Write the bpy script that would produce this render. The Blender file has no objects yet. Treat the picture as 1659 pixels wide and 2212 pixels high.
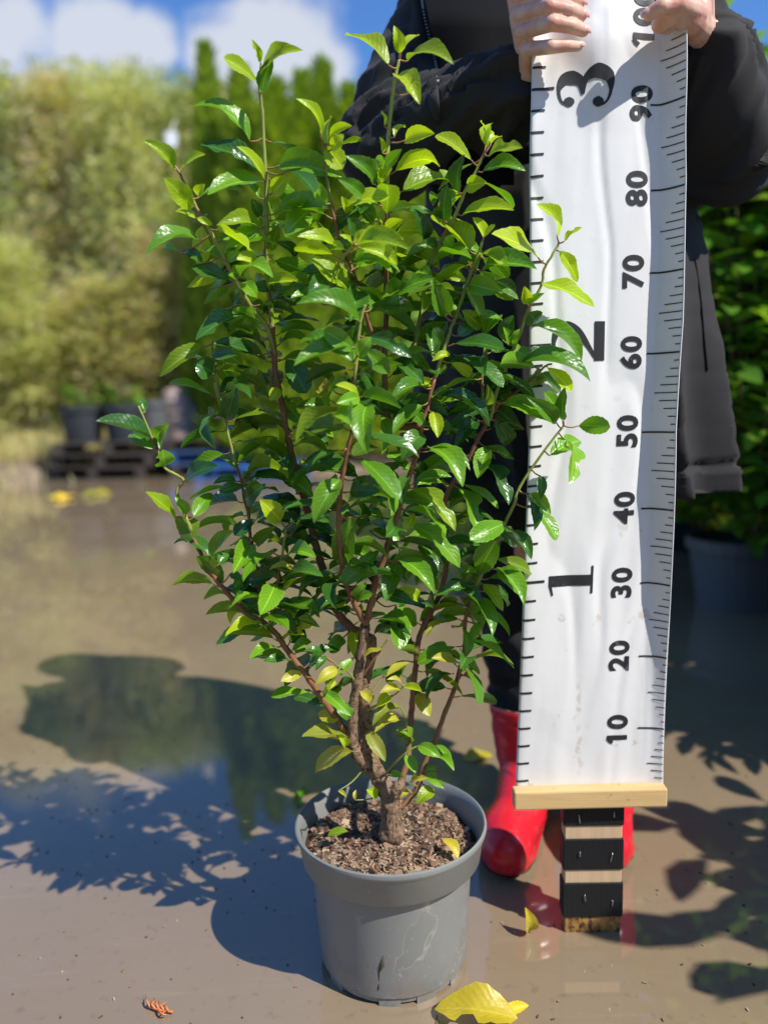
import bpy, bmesh, math, random
import numpy as np
from mathutils import Vector, Matrix, noise

# ---------------------------------------------------------------- camera, sky, sun, exposure
scene = bpy.context.scene
VW, VH, FPX = 1659.0, 2212.0, 1662.0          # pixel frame the photograph was measured in
CAM_H, PITCH, ROLL = 0.739, math.radians(7.7), math.radians(1.5)
cam_d = bpy.data.cameras.new("camera")
cam_d.sensor_fit = 'VERTICAL'
cam_d.sensor_height = 24.0
cam_d.lens = 24.0 * FPX / VH
cam_d.clip_start = 0.02
cam_d.clip_end = 2000
cam_d.dof.use_dof = True
cam_d.dof.focus_distance = 0.95
cam_d.dof.aperture_fstop = 1.3
cam = bpy.data.objects.new("camera", cam_d)
scene.collection.objects.link(cam)
_r0, _u0 = Vector((1, 0, 0)), Vector((0, math.sin(PITCH), math.cos(PITCH)))
CF = Vector((0, math.cos(PITCH), -math.sin(PITCH)))
CR = _r0 * math.cos(ROLL) - _u0 * math.sin(ROLL)
CU = _r0 * math.sin(ROLL) + _u0 * math.cos(ROLL)
CP = Vector((0, 0, CAM_H))
cam.matrix_world = Matrix(((CR.x, CU.x, -CF.x, CP.x), (CR.y, CU.y, -CF.y, CP.y), (CR.z, CU.z, -CF.z, CP.z), (0, 0, 0, 1)))
scene.camera = cam

SUN_EL = math.radians(47.5)
SUN_AZ = math.radians(36)                      # sun to the right, 36 degrees behind the camera plane
SUN_DIR = Vector((math.cos(SUN_EL) * math.cos(SUN_AZ), -math.cos(SUN_EL) * math.sin(SUN_AZ), math.sin(SUN_EL)))
sun_d = bpy.data.lights.new("sun", 'SUN')
sun_d.energy = 5.0
sun_d.angle = math.radians(0.53)
sun_d.color = (1.0, 0.955, 0.88)
sun = bpy.data.objects.new("sun", sun_d)
sun.rotation_euler = SUN_DIR.to_track_quat('Z', 'Y').to_euler()
sun.location = (4, -2, 6)
scene.collection.objects.link(sun)

def P(x, y, Y):
    """point at forward distance Y on the ray through photograph pixel (x, y)"""
    d = CF + CR * ((x - VW / 2) / FPX) + CU * ((VH / 2 - y) / FPX)
    return CP + d * (Y / d.y)

def PG(x, y, z=0.0):
    """point on the horizontal plane z through photograph pixel (x, y)"""
    d = CF + CR * ((x - VW / 2) / FPX) + CU * ((VH / 2 - y) / FPX)
    return CP + d * ((z - CAM_H) / d.z)

def PDIR(x, y):
    return (CF + CR * ((x - VW / 2) / FPX) + CU * ((VH / 2 - y) / FPX)).normalized()

world = bpy.data.worlds.new("World")
scene.world = world
world.use_nodes = True
wn, wl = world.node_tree.nodes, world.node_tree.links
wn.clear()
w_out = wn.new('ShaderNodeOutputWorld')
w_bg = wn.new('ShaderNodeBackground')
w_bg.inputs['Strength'].default_value = 0.11
sky = wn.new('ShaderNodeTexSky')
sky.sky_type = 'NISHITA'
sky.sun_disc = False
sky.sun_elevation = SUN_EL
sky.sun_rotation = math.radians(90 + 36)
sky.air_density = 1.0
sky.dust_density = 0.25
sky.ozone_density = 2.6
w_tc = wn.new('ShaderNodeTexCoord')
w_nz = wn.new('ShaderNodeTexNoise')
w_nz.inputs['Scale'].default_value = 8.0
w_nz.inputs['Detail'].default_value = 6.0
w_nz.inputs['Roughness'].default_value = 0.55
wl.new(w_tc.outputs['Generated'], w_nz.inputs['Vector'])

def wmath(op, a, b=None, c=None, clamp=False):
    m = wn.new('ShaderNodeMath'); m.operation = op; m.use_clamp = clamp
    for i, s in enumerate((a, b, c)):
        if s is None: continue
        if isinstance(s, (int, float)): m.inputs[i].default_value = s
        else: wl.new(s, m.inputs[i])
    return m.outputs[0]

# fair-weather cumulus: soft clumps given by their direction in the sky, broken up by noise
clumps = [(60, 50, .075), (150, 65, .065), (240, 70, .05), (310, 78, .035), (10, 80, .07), (-90, 70, .09), (590, 95, .085), (660, 120, .065), (520, 120, .055), (700, 150, .05)]
clump_dirs = [(PDIR(a, b), r) for a, b, r in clumps]
for az, el, r in ((5, 47, .13), (60, 35, .15), (110, 28, .18), (170, 33, .15), (230, 25, .18), (290, 38, .14)):
    a, e = math.radians(az), math.radians(el)
    clump_dirs.append((Vector((math.sin(a) * math.cos(e), math.cos(a) * math.cos(e), math.sin(e))), r))
field = None
for dvec, r in clump_dirs:
    vm = wn.new('ShaderNodeVectorMath'); vm.operation = 'DISTANCE'
    wl.new(w_tc.outputs['Generated'], vm.inputs[0])
    vm.inputs[1].default_value = dvec
    f = wmath('SUBTRACT', 1.0, wmath('DIVIDE', vm.outputs['Value'], r))
    field = f if field is None else wmath('MAXIMUM', field, f)
nzc = wmath('MULTIPLY', wmath('SUBTRACT', w_nz.outputs['Fac'], 0.5), 2.5)
fld = wmath('ADD', field, nzc)
cmask = wmath('MULTIPLY', fld, 1.7, clamp=True)
cm = wn.new('ShaderNodeMapRange'); cm.interpolation_type = 'SMOOTHSTEP'
wl.new(cmask, cm.inputs['Value'])
cm.inputs['To Max'].default_value = 0.85
w_mix = wn.new('ShaderNodeMix'); w_mix.data_type = 'RGBA'
wl.new(cm.outputs[0], w_mix.inputs['Factor'])
tint = wn.new('ShaderNodeMix'); tint.data_type = 'RGBA'; tint.blend_type = 'MULTIPLY'
tint.inputs['Factor'].default_value = 1.0
wl.new(sky.outputs[0], tint.inputs['A'])
tint.inputs['B'].default_value = (0.62, 0.98, 1.42, 1)
wl.new(tint.outputs['Result'], w_mix.inputs['A'])
w_mix.inputs['B'].default_value = (5.6, 5.8, 6.2, 1)
wl.new(w_mix.outputs['Result'], w_bg.inputs['Color'])
wl.new(w_bg.outputs[0], w_out.inputs['Surface'])

scene.view_settings.view_transform = 'Standard'
scene.view_settings.look = 'None'
scene.view_settings.gamma = 1.0
scene.view_settings.exposure = 0.3
scene.view_settings.use_curve_mapping = False
scene.render.engine = 'CYCLES'
scene.cycles.use_denoising = True
scene.cycles.max_bounces = 8
scene.cycles.transparent_max_bounces = 8

# ---------------------------------------------------------------- helpers
RNG = random.Random(7)
COL = scene.collection

def link(o, parent=None):
    COL.objects.link(o)
    if parent is not None:
        o.parent = parent
    return o

def tag(o, label=None, cat=None, group=None, kind=None):
    if label: o['label'] = label
    if cat: o['category'] = cat
    if group: o['group'] = group
    if kind: o['kind'] = kind
    return o

def empty(name, loc=(0, 0, 0)):
    o = bpy.data.objects.new(name, None)
    o.location = loc
    o.empty_display_size = 0.05
    COL.objects.link(o)
    return o

def mesh_from(name, verts, faces, mats=(), smooth=True, mat_idx=None, uvs=None):
    me = bpy.data.meshes.new(name)
    me.from_pydata([tuple(v) for v in verts], [], faces)
    for m in mats: me.materials.append(m)
    if mat_idx is not None:
        me.polygons.foreach_set('material_index', mat_idx)
    if smooth:
        me.polygons.foreach_set('use_smooth', [True] * len(me.polygons))
    if uvs is not None:
        uvl = me.uv_layers.new(name='UVMap')
        for l in me.loops:
            uvl.data[l.index].uv = uvs[l.vertex_index]
    me.update()
    return me

def obj(name, me, parent=None, at=None):
    """link a mesh given in world coordinates; with `at`, its origin goes there"""
    o = bpy.data.objects.new(name, me)
    if at is not None:
        me.transform(Matrix.Translation(-Vector(at)))
        o.location = at
    COL.objects.link(o)
    if parent is not None:
        o.parent = parent
        o.matrix_parent_inverse = parent.matrix_basis.inverted()
    return o

class MB:
    """collects geometry for one mesh"""
    def __init__(self):
        self.v, self.f, self.m = [], [], []
    def add(self, verts, faces, mi=0):
        b = len(self.v)
        self.v.extend([tuple(q) for q in verts])
        self.f.extend([tuple(i + b for i in fc) for fc in faces])
        self.m.extend([mi] * len(faces))
    def tube(self, pts, radii, seg=7, mi=0, cap=True):
        pts = [Vector(q) for q in pts]
        n = len(pts)
        if isinstance(radii, (int, float)): radii = [radii] * n
        t0 = (pts[1] - pts[0]).normalized()
        nrm = t0.orthogonal().normalized()
        rings = []
        for i in range(n):
            t = (pts[min(i + 1, n - 1)] - pts[max(i - 1, 0)])
            t = t.normalized() if t.length > 1e-9 else t0
            nrm = (nrm - t * nrm.dot(t))
            nrm = nrm.normalized() if nrm.length > 1e-6 else t.orthogonal().normalized()
            bn = t.cross(nrm)
            rings.append([pts[i] + (nrm * math.cos(a) + bn * math.sin(a)) * radii[i] for a in [2 * math.pi * k / seg for k in range(seg)]])
        vs = [q for r in rings for q in r]
        fs = []
        for i in range(n - 1):
            for k in range(seg):
                a, b2 = i * seg + k, i * seg + (k + 1) % seg
                fs.append((a, b2, b2 + seg, a + seg))
        if cap:
            fs.append(tuple(range(seg))[::-1])
            fs.append(tuple((n - 1) * seg + k for k in range(seg)))
        self.add(vs, fs, mi)
    def box(self, c, size, rot=None, mi=0):
        hx, hy, hz = size[0] / 2, size[1] / 2, size[2] / 2
        vs = [Vector((sx * hx, sy * hy, sz * hz)) for sz in (-1, 1) for sy in (-1, 1) for sx in (-1, 1)]
        if rot is not None: vs = [rot @ q for q in vs]
        vs = [q + Vector(c) for q in vs]
        self.add(vs, [(0, 2, 3, 1), (4, 5, 7, 6), (0, 1, 5, 4), (2, 6, 7, 3), (0, 4, 6, 2), (1, 3, 7, 5)], mi)
    def lathe(self, prof, c=(0, 0, 0), seg=48, mi=0, close=False):
        c = Vector(c)
        n = len(prof)
        vs = [c + Vector((r * math.cos(2 * math.pi * k / seg), r * math.sin(2 * math.pi * k / seg), z)) for r, z in prof for k in range(seg)]
        fs = []
        for i in range(n - 1):
            for k in range(seg):
                a, b2 = i * seg + k, i * seg + (k + 1) % seg
                fs.append((a, b2, b2 + seg, a + seg))
        if close:
            fs.append(tuple(range(seg))[::-1]); fs.append(tuple((n - 1) * seg + k for k in range(seg)))
        self.add(vs, fs, mi)
    def capsule(self, p0, r0, p1, r1, seg=14, mi=0):
        """tapered capsule"""
        p0, p1 = Vector(p0), Vector(p1)
        ax = p1 - p0
        L = max(ax.length, 1e-5)
        t = ax / L
        n = t.orthogonal().normalized(); b = t.cross(n)
        prof = []
        for k in range(6):
            a = math.pi / 2 * (1 - k / 5)
            prof.append((r0 * math.cos(a) if k else 1e-4, -r0 * math.sin(a)))
        for k in range(6):
            a = math.pi / 2 * k / 5
            prof.append((r1 * math.cos(a) if k < 5 else 1e-4, L + r1 * math.sin(a)))
        vs = [p0 + t * z + (n * math.cos(2 * math.pi * j / seg) + b * math.sin(2 * math.pi * j / seg)) * r for r, z in prof for j in range(seg)]
        fs = []
        for i in range(len(prof) - 1):
            for k in range(seg):
                a_, b_ = i * seg + k, i * seg + (k + 1) % seg
                fs.append((a_, b_, b_ + seg, a_ + seg))
        fs.append(tuple(range(seg))[::-1]); fs.append(tuple((len(prof) - 1) * seg + k for k in range(seg)))
        self.add(vs, fs, mi)
    def ellipsoid(self, c, r, seg=20, rings=12, mi=0, rot=None):
        c = Vector(c)
        vs, fs = [], []
        for i in range(rings + 1):
            th = math.pi * i / rings
            s = max(math.sin(th), 1e-3)
            for k in range(seg):
                a = 2 * math.pi * k / seg
                q = Vector((r[0] * s * math.cos(a), r[1] * s * math.sin(a), -r[2] * math.cos(th)))
                if rot is not None: q = rot @ q
                vs.append(c + q)
        for i in range(rings):
            for k in range(seg):
                a_, b_ = i * seg + k, i * seg + (k + 1) % seg
                fs.append((a_, b_, b_ + seg, a_ + seg))
        fs.append(tuple(range(seg))[::-1]); fs.append(tuple(rings * seg + k for k in range(seg)))
        self.add(vs, fs, mi)
    def mesh(self, name, mats=(), smooth=True):
        return mesh_from(name, self.v, self.f, mats, smooth, self.m)
    def build(self, name, mats, parent=None, at=None, smooth=True):
        if not isinstance(mats, (list, tuple)): mats = [mats]
        return obj(name, self.mesh(name, mats, smooth), parent, at)

def remeshed(mb, voxel, smooth_it=4, factor=0.5):
    """union of closed overlapping shapes as one continuous skin (verts, faces)"""
    me = mb.mesh('tmp', [])
    o = bpy.data.objects.new('tmp', me)
    COL.objects.link(o)
    md = o.modifiers.new('r', 'REMESH'); md.mode = 'VOXEL'; md.voxel_size = voxel
    if smooth_it:
        ms = o.modifiers.new('s', 'SMOOTH'); ms.iterations = smooth_it; ms.factor = factor
    dg = bpy.context.evaluated_depsgraph_get()
    ev = o.evaluated_get(dg)
    m2 = bpy.data.meshes.new_from_object(ev)
    bpy.data.objects.remove(o)
    bpy.data.meshes.remove(me)
    return m2

def bevelled_box(name, size, bev, mats, seg=2):
    bm = bmesh.new()
    bmesh.ops.create_cube(bm, size=1)
    bmesh.ops.scale(bm, vec=size, verts=bm.verts)
    bmesh.ops.bevel(bm, geom=bm.edges[:], offset=bev, segments=seg, affect='EDGES', profile=0.5)
    me = bpy.data.meshes.new(name); bm.to_mesh(me); bm.free()
    for m in mats: me.materials.append(m)
    return me

def catmull(pts, per=6):
    pts = [Vector(q) for q in pts]
    if len(pts) == 2:
        return [pts[0].lerp(pts[1], i / per) for i in range(per + 1)]
    out = []
    n = len(pts)
    for i in range(n - 1):
        p0, p1, p2, p3 = pts[max(i - 1, 0)], pts[i], pts[i + 1], pts[min(i + 2, n - 1)]
        for k in range(per):
            t = k / per
            out.append(0.5 * ((2 * p1) + (p2 - p0) * t + (2 * p0 - 5 * p1 + 4 * p2 - p3) * t * t + (3 * p1 - p0 - 3 * p2 + p3) * t ** 3))
    out.append(pts[-1].copy())
    return out

# ---------------------------------------------------------------- materials
def mat(name, color, rough=0.6, spec=0.5, **kw):
    m = bpy.data.materials.new(name)
    m.use_nodes = True
    b = m.node_tree.nodes['Principled BSDF']
    b.inputs['Base Color'].default_value = (*color, 1)
    b.inputs['Roughness'].default_value = rough
    b.inputs['Specular IOR Level'].default_value = spec
    for k, v in kw.items():
        b.inputs[k].default_value = v
    return m

class NT:
    def __init__(self, m):
        self.m, self.t = m, m.node_tree
        self.b = m.node_tree.nodes['Principled BSDF']
        self.out = m.node_tree.nodes['Material Output']
    def n(self, typ, **ins):
        nd = self.t.nodes.new(typ)
        for k, v in ins.items():
            k = k.replace('_', ' ')
            if isinstance(v, bpy.types.NodeSocket): self.t.links.new(v, nd.inputs[k])
            else: nd.inputs[k].default_value = v
        return nd
    def l(self, a, b):
        self.t.links.new(a, b)
    def math(self, op, a, b=None, c=None, clamp=False):
        m = self.t.nodes.new('ShaderNodeMath'); m.operation = op; m.use_clamp = clamp
        for i, s in enumerate((a, b, c)):
            if s is None: continue
            if isinstance(s, (int, float)): m.inputs[i].default_value = s
            else: self.l(s, m.inputs[i])
        return m.outputs[0]
    def mix(self, f, a, b, blend='MIX'):
        m = self.t.nodes.new('ShaderNodeMix'); m.data_type = 'RGBA'; m.blend_type = blend
        for s, v in (('Factor', f), ('A', a), ('B', b)):
            if isinstance(v, bpy.types.NodeSocket): self.l(v, m.inputs[s])
            elif isinstance(v, (int, float)): m.inputs[s].default_value = v
            else: m.inputs[s].default_value = (*v, 1)
        return m.outputs['Result']
    def coords(self, kind='Object'):
        return self.t.nodes.new('ShaderNodeTexCoord').outputs[kind]
    def noise(self, vec, scale, detail=4, rough=0.55, dist=0.0):
        return self.n('ShaderNodeTexNoise', Vector=vec, Scale=scale, Detail=detail, Roughness=rough, Distortion=dist).outputs['Fac']
    def mapping(self, vec, scale=(1, 1, 1), rot=(0, 0, 0)):
        nd = self.n('ShaderNodeMapping', Vector=vec)
        nd.inputs['Scale'].default_value = scale; nd.inputs['Rotation'].default_value = rot
        return nd.outputs[0]
    def ramp(self, fac, stops, interp='LINEAR'):
        nd = self.n('ShaderNodeValToRGB', Fac=fac)
        cr = nd.color_ramp; cr.interpolation = interp
        while len(cr.elements) < len(stops): cr.elements.new(0.5)
        for e, (p, c) in zip(cr.elements, stops):
            e.position = p
            e.color = (*c, 1) if not isinstance(c, (int, float)) else (c, c, c, 1)
        return nd.outputs['Color']
    def range(self, v, a, b, c=0.0, d=1.0):
        nd = self.n('ShaderNodeMapRange', Value=v)
        nd.inputs['From Min'].default_value = a; nd.inputs['From Max'].default_value = b
        nd.inputs['To Min'].default_value = c; nd.inputs['To Max'].default_value = d
        return nd.outputs[0]
    def bump(self, h, strength=0.3, dist=0.01):
        nd = self.n('ShaderNodeBump', Height=h, Strength=strength, Distance=dist)
        self.l(nd.outputs[0], self.b.inputs['Normal'])
        return nd

def leaf_mat(name, col, col2, rough=0.3, trans=0.3, vein=1.6, spec=0.5):
    """leaf: midrib and margin paler, per-leaf hue change, light shining through"""
    m = mat(name, col, rough, spec)
    k = NT(m)
    uv = k.coords('UV')
    sep = k.n('ShaderNodeSeparateXYZ', Vector=uv)
    av = k.math('ABSOLUTE', sep.outputs['Y'])
    rnd = k.n('ShaderNodeObjectInfo').outputs['Random']
    rnd2 = k.math('FRACT', k.math('MULTIPLY', rnd, 17.3))
    base = k.mix(rnd, col, col2)
    nz = k.noise(k.coords('Object'), 3.0, 3)
    base = k.mix(k.math('MULTIPLY', nz, 0.35), base, tuple(c * 0.55 for c in col))
    pale = tuple(min(1, c * vein + 0.03) for c in col2)
    rib = k.range(av, 0.03, 0.075, 1.0, 0.0)
    wv = k.math('SINE', k.math('SUBTRACT', k.math('MULTIPLY', sep.outputs['X'], 62.0), k.math('MULTIPLY', av, 16.0)))
    vn = k.math('MULTIPLY', k.range(wv, 0.86, 1.0), 0.28, clamp=True)
    edge = k.math('MULTIPLY', k.range(av, 0.93, 1.0), 0.55)
    f = k.math('MAXIMUM', k.math('MULTIPLY', rib, 0.7), k.math('MAXIMUM', vn, edge), clamp=True)
    _blot = k.math('MULTIPLY', k.range(k.noise(k.coords('Object'), 7.0, 5, .7), .66, .74), k.range(rnd2, .45, .75, 0, .75), clamp=True)
    colr = k.mix(_blot, k.mix(f, base, pale), (0.20, 0.15, 0.04))
    bright = k.mix(1.0, colr, k.n('ShaderNodeCombineColor', Red=k.range(rnd2, 0, 1, .62, 1.25), Green=k.range(rnd2, 0, 1, .68, 1.14), Blue=k.range(rnd2, 0, 1, .85, 1.05)).outputs[0], 'MULTIPLY')
    k.l(bright, k.b.inputs['Base Color'])
    k.bump(k.math('ADD', k.math('MULTIPLY', wv, 0.10), k.math('MULTIPLY', nz, 3.0)), 0.10, 0.02)
    tr = k.n('ShaderNodeBsdfTranslucent')
    tcol = k.mix(1.0, bright, (1.5, 1.55, 0.55), 'MULTIPLY')
    k.l(tcol, tr.inputs['Color'])
    mx = k.n('ShaderNodeMixShader', Fac=trans)
    k.l(k.b.outputs[0], mx.inputs[1]); k.l(tr.outputs[0], mx.inputs[2])
    k.l(mx.outputs[0], k.out.inputs['Surface'])
    return m

LM = {
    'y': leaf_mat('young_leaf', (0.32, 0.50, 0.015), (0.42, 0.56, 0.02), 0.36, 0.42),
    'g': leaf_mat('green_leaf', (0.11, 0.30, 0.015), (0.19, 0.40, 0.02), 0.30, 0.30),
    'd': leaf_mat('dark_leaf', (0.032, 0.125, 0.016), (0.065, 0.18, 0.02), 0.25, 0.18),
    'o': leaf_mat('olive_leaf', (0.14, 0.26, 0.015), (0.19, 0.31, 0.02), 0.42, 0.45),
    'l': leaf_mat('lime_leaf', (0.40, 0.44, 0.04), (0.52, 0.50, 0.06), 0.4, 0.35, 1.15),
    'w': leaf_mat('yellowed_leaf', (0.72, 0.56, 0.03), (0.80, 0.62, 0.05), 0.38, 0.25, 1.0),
}

def simple_leaf_mat(name, cols, rough=0.5, trans=0.42, spec=0.4):
    """foliage seen from afar: colour varies from leaf to leaf"""
    m = mat(name, cols[0], rough, spec)
    k = NT(m)
    geo = k.n('ShaderNodeNewGeometry')
    r = geo.outputs['Random Per Island']
    c = k.ramp(r, [(i / max(1, len(cols) - 1), cc) for i, cc in enumerate(cols)])
    k.l(c, k.b.inputs['Base Color'])
    tr = k.n('ShaderNodeBsdfTranslucent'); k.l(k.mix(1.0, c, (1.3, 1.35, 0.6), 'MULTIPLY'), tr.inputs['Color'])
    mx = k.n('ShaderNodeMixShader', Fac=trans)
    k.l(k.b.outputs[0], mx.inputs[1]); k.l(tr.outputs[0], mx.inputs[2])
    k.l(mx.outputs[0], k.out.inputs['Surface'])
    return m

M_HEDGE = [
    simple_leaf_mat('hedge_olive', [(0.30, 0.35, 0.09), (0.50, 0.52, 0.18), (0.64, 0.60, 0.27), (0.66, 0.45, 0.28), (0.36, 0.44, 0.12)]),
    simple_leaf_mat('hedge_yellow', [(0.40, 0.44, 0.13), (0.58, 0.58, 0.22), (0.68, 0.63, 0.34), (0.48, 0.50, 0.17)]),
    simple_leaf_mat('hedge_green', [(0.24, 0.32, 0.11), (0.37, 0.44, 0.17), (0.47, 0.52, 0.2), (0.56, 0.53, 0.28)]),
    simple_leaf_mat('hedge_straw', [(0.66, 0.60, 0.34), (0.52, 0.55, 0.20), (0.72, 0.62, 0.42), (0.60, 0.38, 0.22), (0.42, 0.48, 0.15)]),
]
M_CONIFER = simple_leaf_mat('conifer_spray', [(0.10, 0.19, 0.015), (0.26, 0.37, 0.02), (0.42, 0.52, 0.03), (0.20, 0.31, 0.02)], 0.6, 0.3)
M_LAUREL = simple_leaf_mat('laurel_leaf', [(0.04, 0.13, 0.015), (0.08, 0.22, 0.02), (0.16, 0.34, 0.03), (0.30, 0.46, 0.04)], 0.3, 0.35, 0.5)
M_BARK = mat('grey_brown_bark', (0.16, 0.105, 0.065), 0.85, 0.2)
k = NT(M_BARK)
_c = k.coords('Object')
_n1 = k.noise(k.mapping(_c, (220, 220, 70)), 1.0, 5, 0.65)
_n2 = k.noise(_c, 60, 3)
_n3 = k.noise(k.mapping(_c, (90, 90, 420)), 1.0, 3, .6)
_cr = k.math('MAXIMUM', k.range(_n1, .56, .66), k.math('MULTIPLY', k.range(_n3, .60, .68), .7))
k.l(k.mix(_cr, k.mix(_n2, (0.17, 0.10, 0.058), (0.34, 0.23, 0.15)), (0.06, 0.038, 0.024)), k.b.inputs['Base Color'])
k.bump(k.math('SUBTRACT', _n1, k.math('MULTIPLY', _cr, .8)), 0.9, 0.004)
M_TWIG = mat('reddish_twig', (0.20, 0.085, 0.045), 0.55, 0.35)
k = NT(M_TWIG)
_n1 = k.noise(k.mapping(k.coords('Object'), (60, 60, 25)), 1.0, 3)
k.l(k.ramp(_n1, [(0.3, (0.12, 0.055, 0.03)), (0.5, (0.24, 0.10, 0.05)), (0.7, (0.18, 0.13, 0.05))]), k.b.inputs['Base Color'])
M_SHOOT = mat('green_shoot', (0.26, 0.28, 0.05), 0.5, 0.35)
k = NT(M_SHOOT)
_n1 = k.noise(k.mapping(k.coords('Object'), (45, 45, 22)), 1.0, 3)
k.l(k.ramp(_n1, [(0.32, (0.26, 0.12, 0.06)), (0.47, (0.22, 0.26, 0.05)), (0.7, (0.34, 0.38, 0.08))]), k.b.inputs['Base Color'])
M_STALK = mat('red_leaf_stalk', (0.30, 0.15, 0.07), 0.45, 0.4)

# ---------------------------------------------------------------- ground and water
M_GROUND = mat('trodden_earth', (0.22, 0.16, 0.11), 0.9, 0.2)
k = NT(M_GROUND)
_c = k.coords('Object')
_n1, _n2 = k.noise(_c, 1.3, 6), k.noise(_c, 14, 5)
k.l(k.mix(_n2, k.mix(_n1, (0.15, 0.11, 0.075), (0.33, 0.25, 0.18)), (0.24, 0.19, 0.13)), k.b.inputs['Base Color'])
k.bump(_n2, 0.6, 0.03)
M_WATER = mat('muddy_water', (0.26, 0.195, 0.125), 0.025, 0.5)
k = NT(M_WATER)
k.b.inputs['IOR'].default_value = 1.9
_c = k.coords('Object')
_n1 = k.noise(_c, 0.9, 5, 0.6, 0.4)
_n2 = k.noise(k.mapping(_c, (2.2, 5.0, 1), (0, 0, 0.5)), 2.0, 6, 0.6)
_n3 = k.noise(_c, 60, 3)
_base = k.mix(_n1, (0.165, 0.118, 0.066), (0.33, 0.25, 0.165))
_base = k.mix(k.range(_n2, 0.5, 0.75), _base, (0.25, 0.185, 0.125))
_n4 = k.noise(k.mapping(_c, (3, 22, 1), (0, 0, .6)), 2.0, 5, .65)
_base = k.mix(k.range(_n4, .58, .75, 0, .25), _base, (0.36, 0.27, 0.19))
_base = k.mix(k.range(_n3, 0.60, 0.75, 0, 0.4), _base, (0.12, 0.085, 0.055))
k.l(_base, k.b.inputs['Base Color'])
k.l(k.range(k.noise(_c, 1.7, 5, .6), .52, .68, .015, .16), k.b.inputs['Roughness'])
_w = k.noise(k.mapping(_c, (1, 0.6, 1)), 2.2, 2, 0.4)
k.bump(_w, 0.05, 0.05)

def smooth01(t):
    t = max(0.0, min(1.0, t)); return t * t * (3 - 2 * t)

def ground_z(x, y):
    z = -0.035
    z += 0.30 * smooth01((y - 9.0 - 0.35 * math.sin(x * 1.7) - 0.3 * noise.noise(Vector((x * 0.6, 3.1, 0)))) / 1.6)
    z += 0.22 * smooth01((x - 4.2) / 1.5) + 0.2 * smooth01((-x - 6.2) / 1.5)
    z += 0.16 * smooth01((7.6 - math.hypot((x + 5.6), (y - 7.4) * 0.8) * 4.5) / 4) 
    z += 0.02 * noise.noise(Vector((x * 0.9, y * 0.9, 0.3)))
    return z

def axis(a, b, step, far):
    core = list(np.arange(a, b + 1e-6, step))
    lo, hi = [], []
    d = step
    q = a
    while q > -far:
        d *= 1.7; q -= d; lo.append(q)
    d, q = step, b
    while q < far:
        d *= 1.7; q += d; hi.append(q)
    return lo[::-1] + core + hi
gx, gy = axis(-9, 7, 0.25, 500), axis(-3, 14, 0.25, 700)
gv = [(x, y, ground_z(x, y)) for y in gy for x in gx]
gf = [(j * len(gx) + i, j * len(gx) + i + 1, (j + 1) * len(gx) + i + 1, (j + 1) * len(gx) + i) for j in range(len(gy) - 1) for i in range(len(gx) - 1)]
tag(obj('ground', mesh_from('ground', gv, gf, [M_GROUND])), kind='structure')
wv_ = [(-8.5, -3.5, 0), (6.0, -3.5, 0), (6.0, 11.5, 0), (-8.5, 11.5, 0)]
tag(obj('water', mesh_from('water', wv_, [(0, 1, 2, 3)], [M_WATER], smooth=False)), kind='structure')

# ---------------------------------------------------------------- trees and shrubs
def leaf_quad(mb, p, ax, nm, L, W, mi=0, fold=0.0):
    """one small pointed leaf: two triangles either side of the midrib"""
    ax = ax.normalized(); s = ax.cross(nm)
    s = s.normalized() if s.length > 1e-6 else ax.orthogonal().normalized()
    n2 = s.cross(ax)
    a = p; b = p + ax * (L * 0.45) + s * (W / 2) + n2 * fold * W; c = p + ax * L; d = p + ax * (L * 0.45) - s * (W / 2) + n2 * fold * W
    mb.add([a, b, c, d], [(0, 1, 2), (0, 2, 3)], mi)

def rdir(r, zmin=-1.0):
    while True:
        v = Vector((r.uniform(-1, 1), r.uniform(-1, 1), r.uniform(-1, 1)))
        if 0.05 < v.length < 1 and v.normalized().z >= zmin:
            return v.normalized()

def hedge_mesh(seed, m):
    """tall loose shrub, 1 unit of height = 4.6 m, leaves in uneven clumps"""
    r = random.Random(seed)
    mb = MB()
    H = 4.6
    clumps_ = []
    for i in range(240):
        z = H * (0.04 + 0.96 * r.random() ** 0.9)
        w = 0.62 * (1 - 0.55 * (z / H) ** 2.2) * (0.8 + 0.4 * r.random())
        a = r.uniform(0, 2 * math.pi)
        rr = w * math.sqrt(r.random())
        clumps_.append((Vector((rr * math.cos(a), rr * math.sin(a), z)), 0.10 + 0.16 * r.random()))
    for c, s in clumps_:
        for j in range(48):
            d = rdir(r)
            p = c + Vector((d.x * s, d.y * s, d.z * s * 1.5)) * (r.random() ** 0.4)
            if p.z < 0.05: continue
            leaf_quad(mb, p, (d + Vector((0, 0, r.uniform(-.6, .8)))).normalized(), rdir(r), r.uniform(.06, .12), r.uniform(.02, .042))
    return mb.mesh('crown', [m])

def hedge_trunk(seed):
    r = random.Random(seed)
    mb = MB()
    for i in range(6):
        a, w = r.uniform(0, 6.28), r.uniform(.05, .45)
        p = [Vector((w * .4 * math.cos(a), w * .4 * math.sin(a), 0))]
        for j in range(1, 6):
            p.append(Vector((w * (.4 + .12 * j) * math.cos(a + .1 * j), w * (.4 + .12 * j) * math.sin(a + .1 * j), 4.2 * j / 5 * r.uniform(.9, 1.0))))
        mb.tube(p, [.022 - .003 * j for j in range(6)], 5)
    return mb.mesh('trunk', [M_PALESTEM])

M_PALESTEM = mat('pale_cane', (0.33, 0.27, 0.17), 0.8, 0.2)

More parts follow.
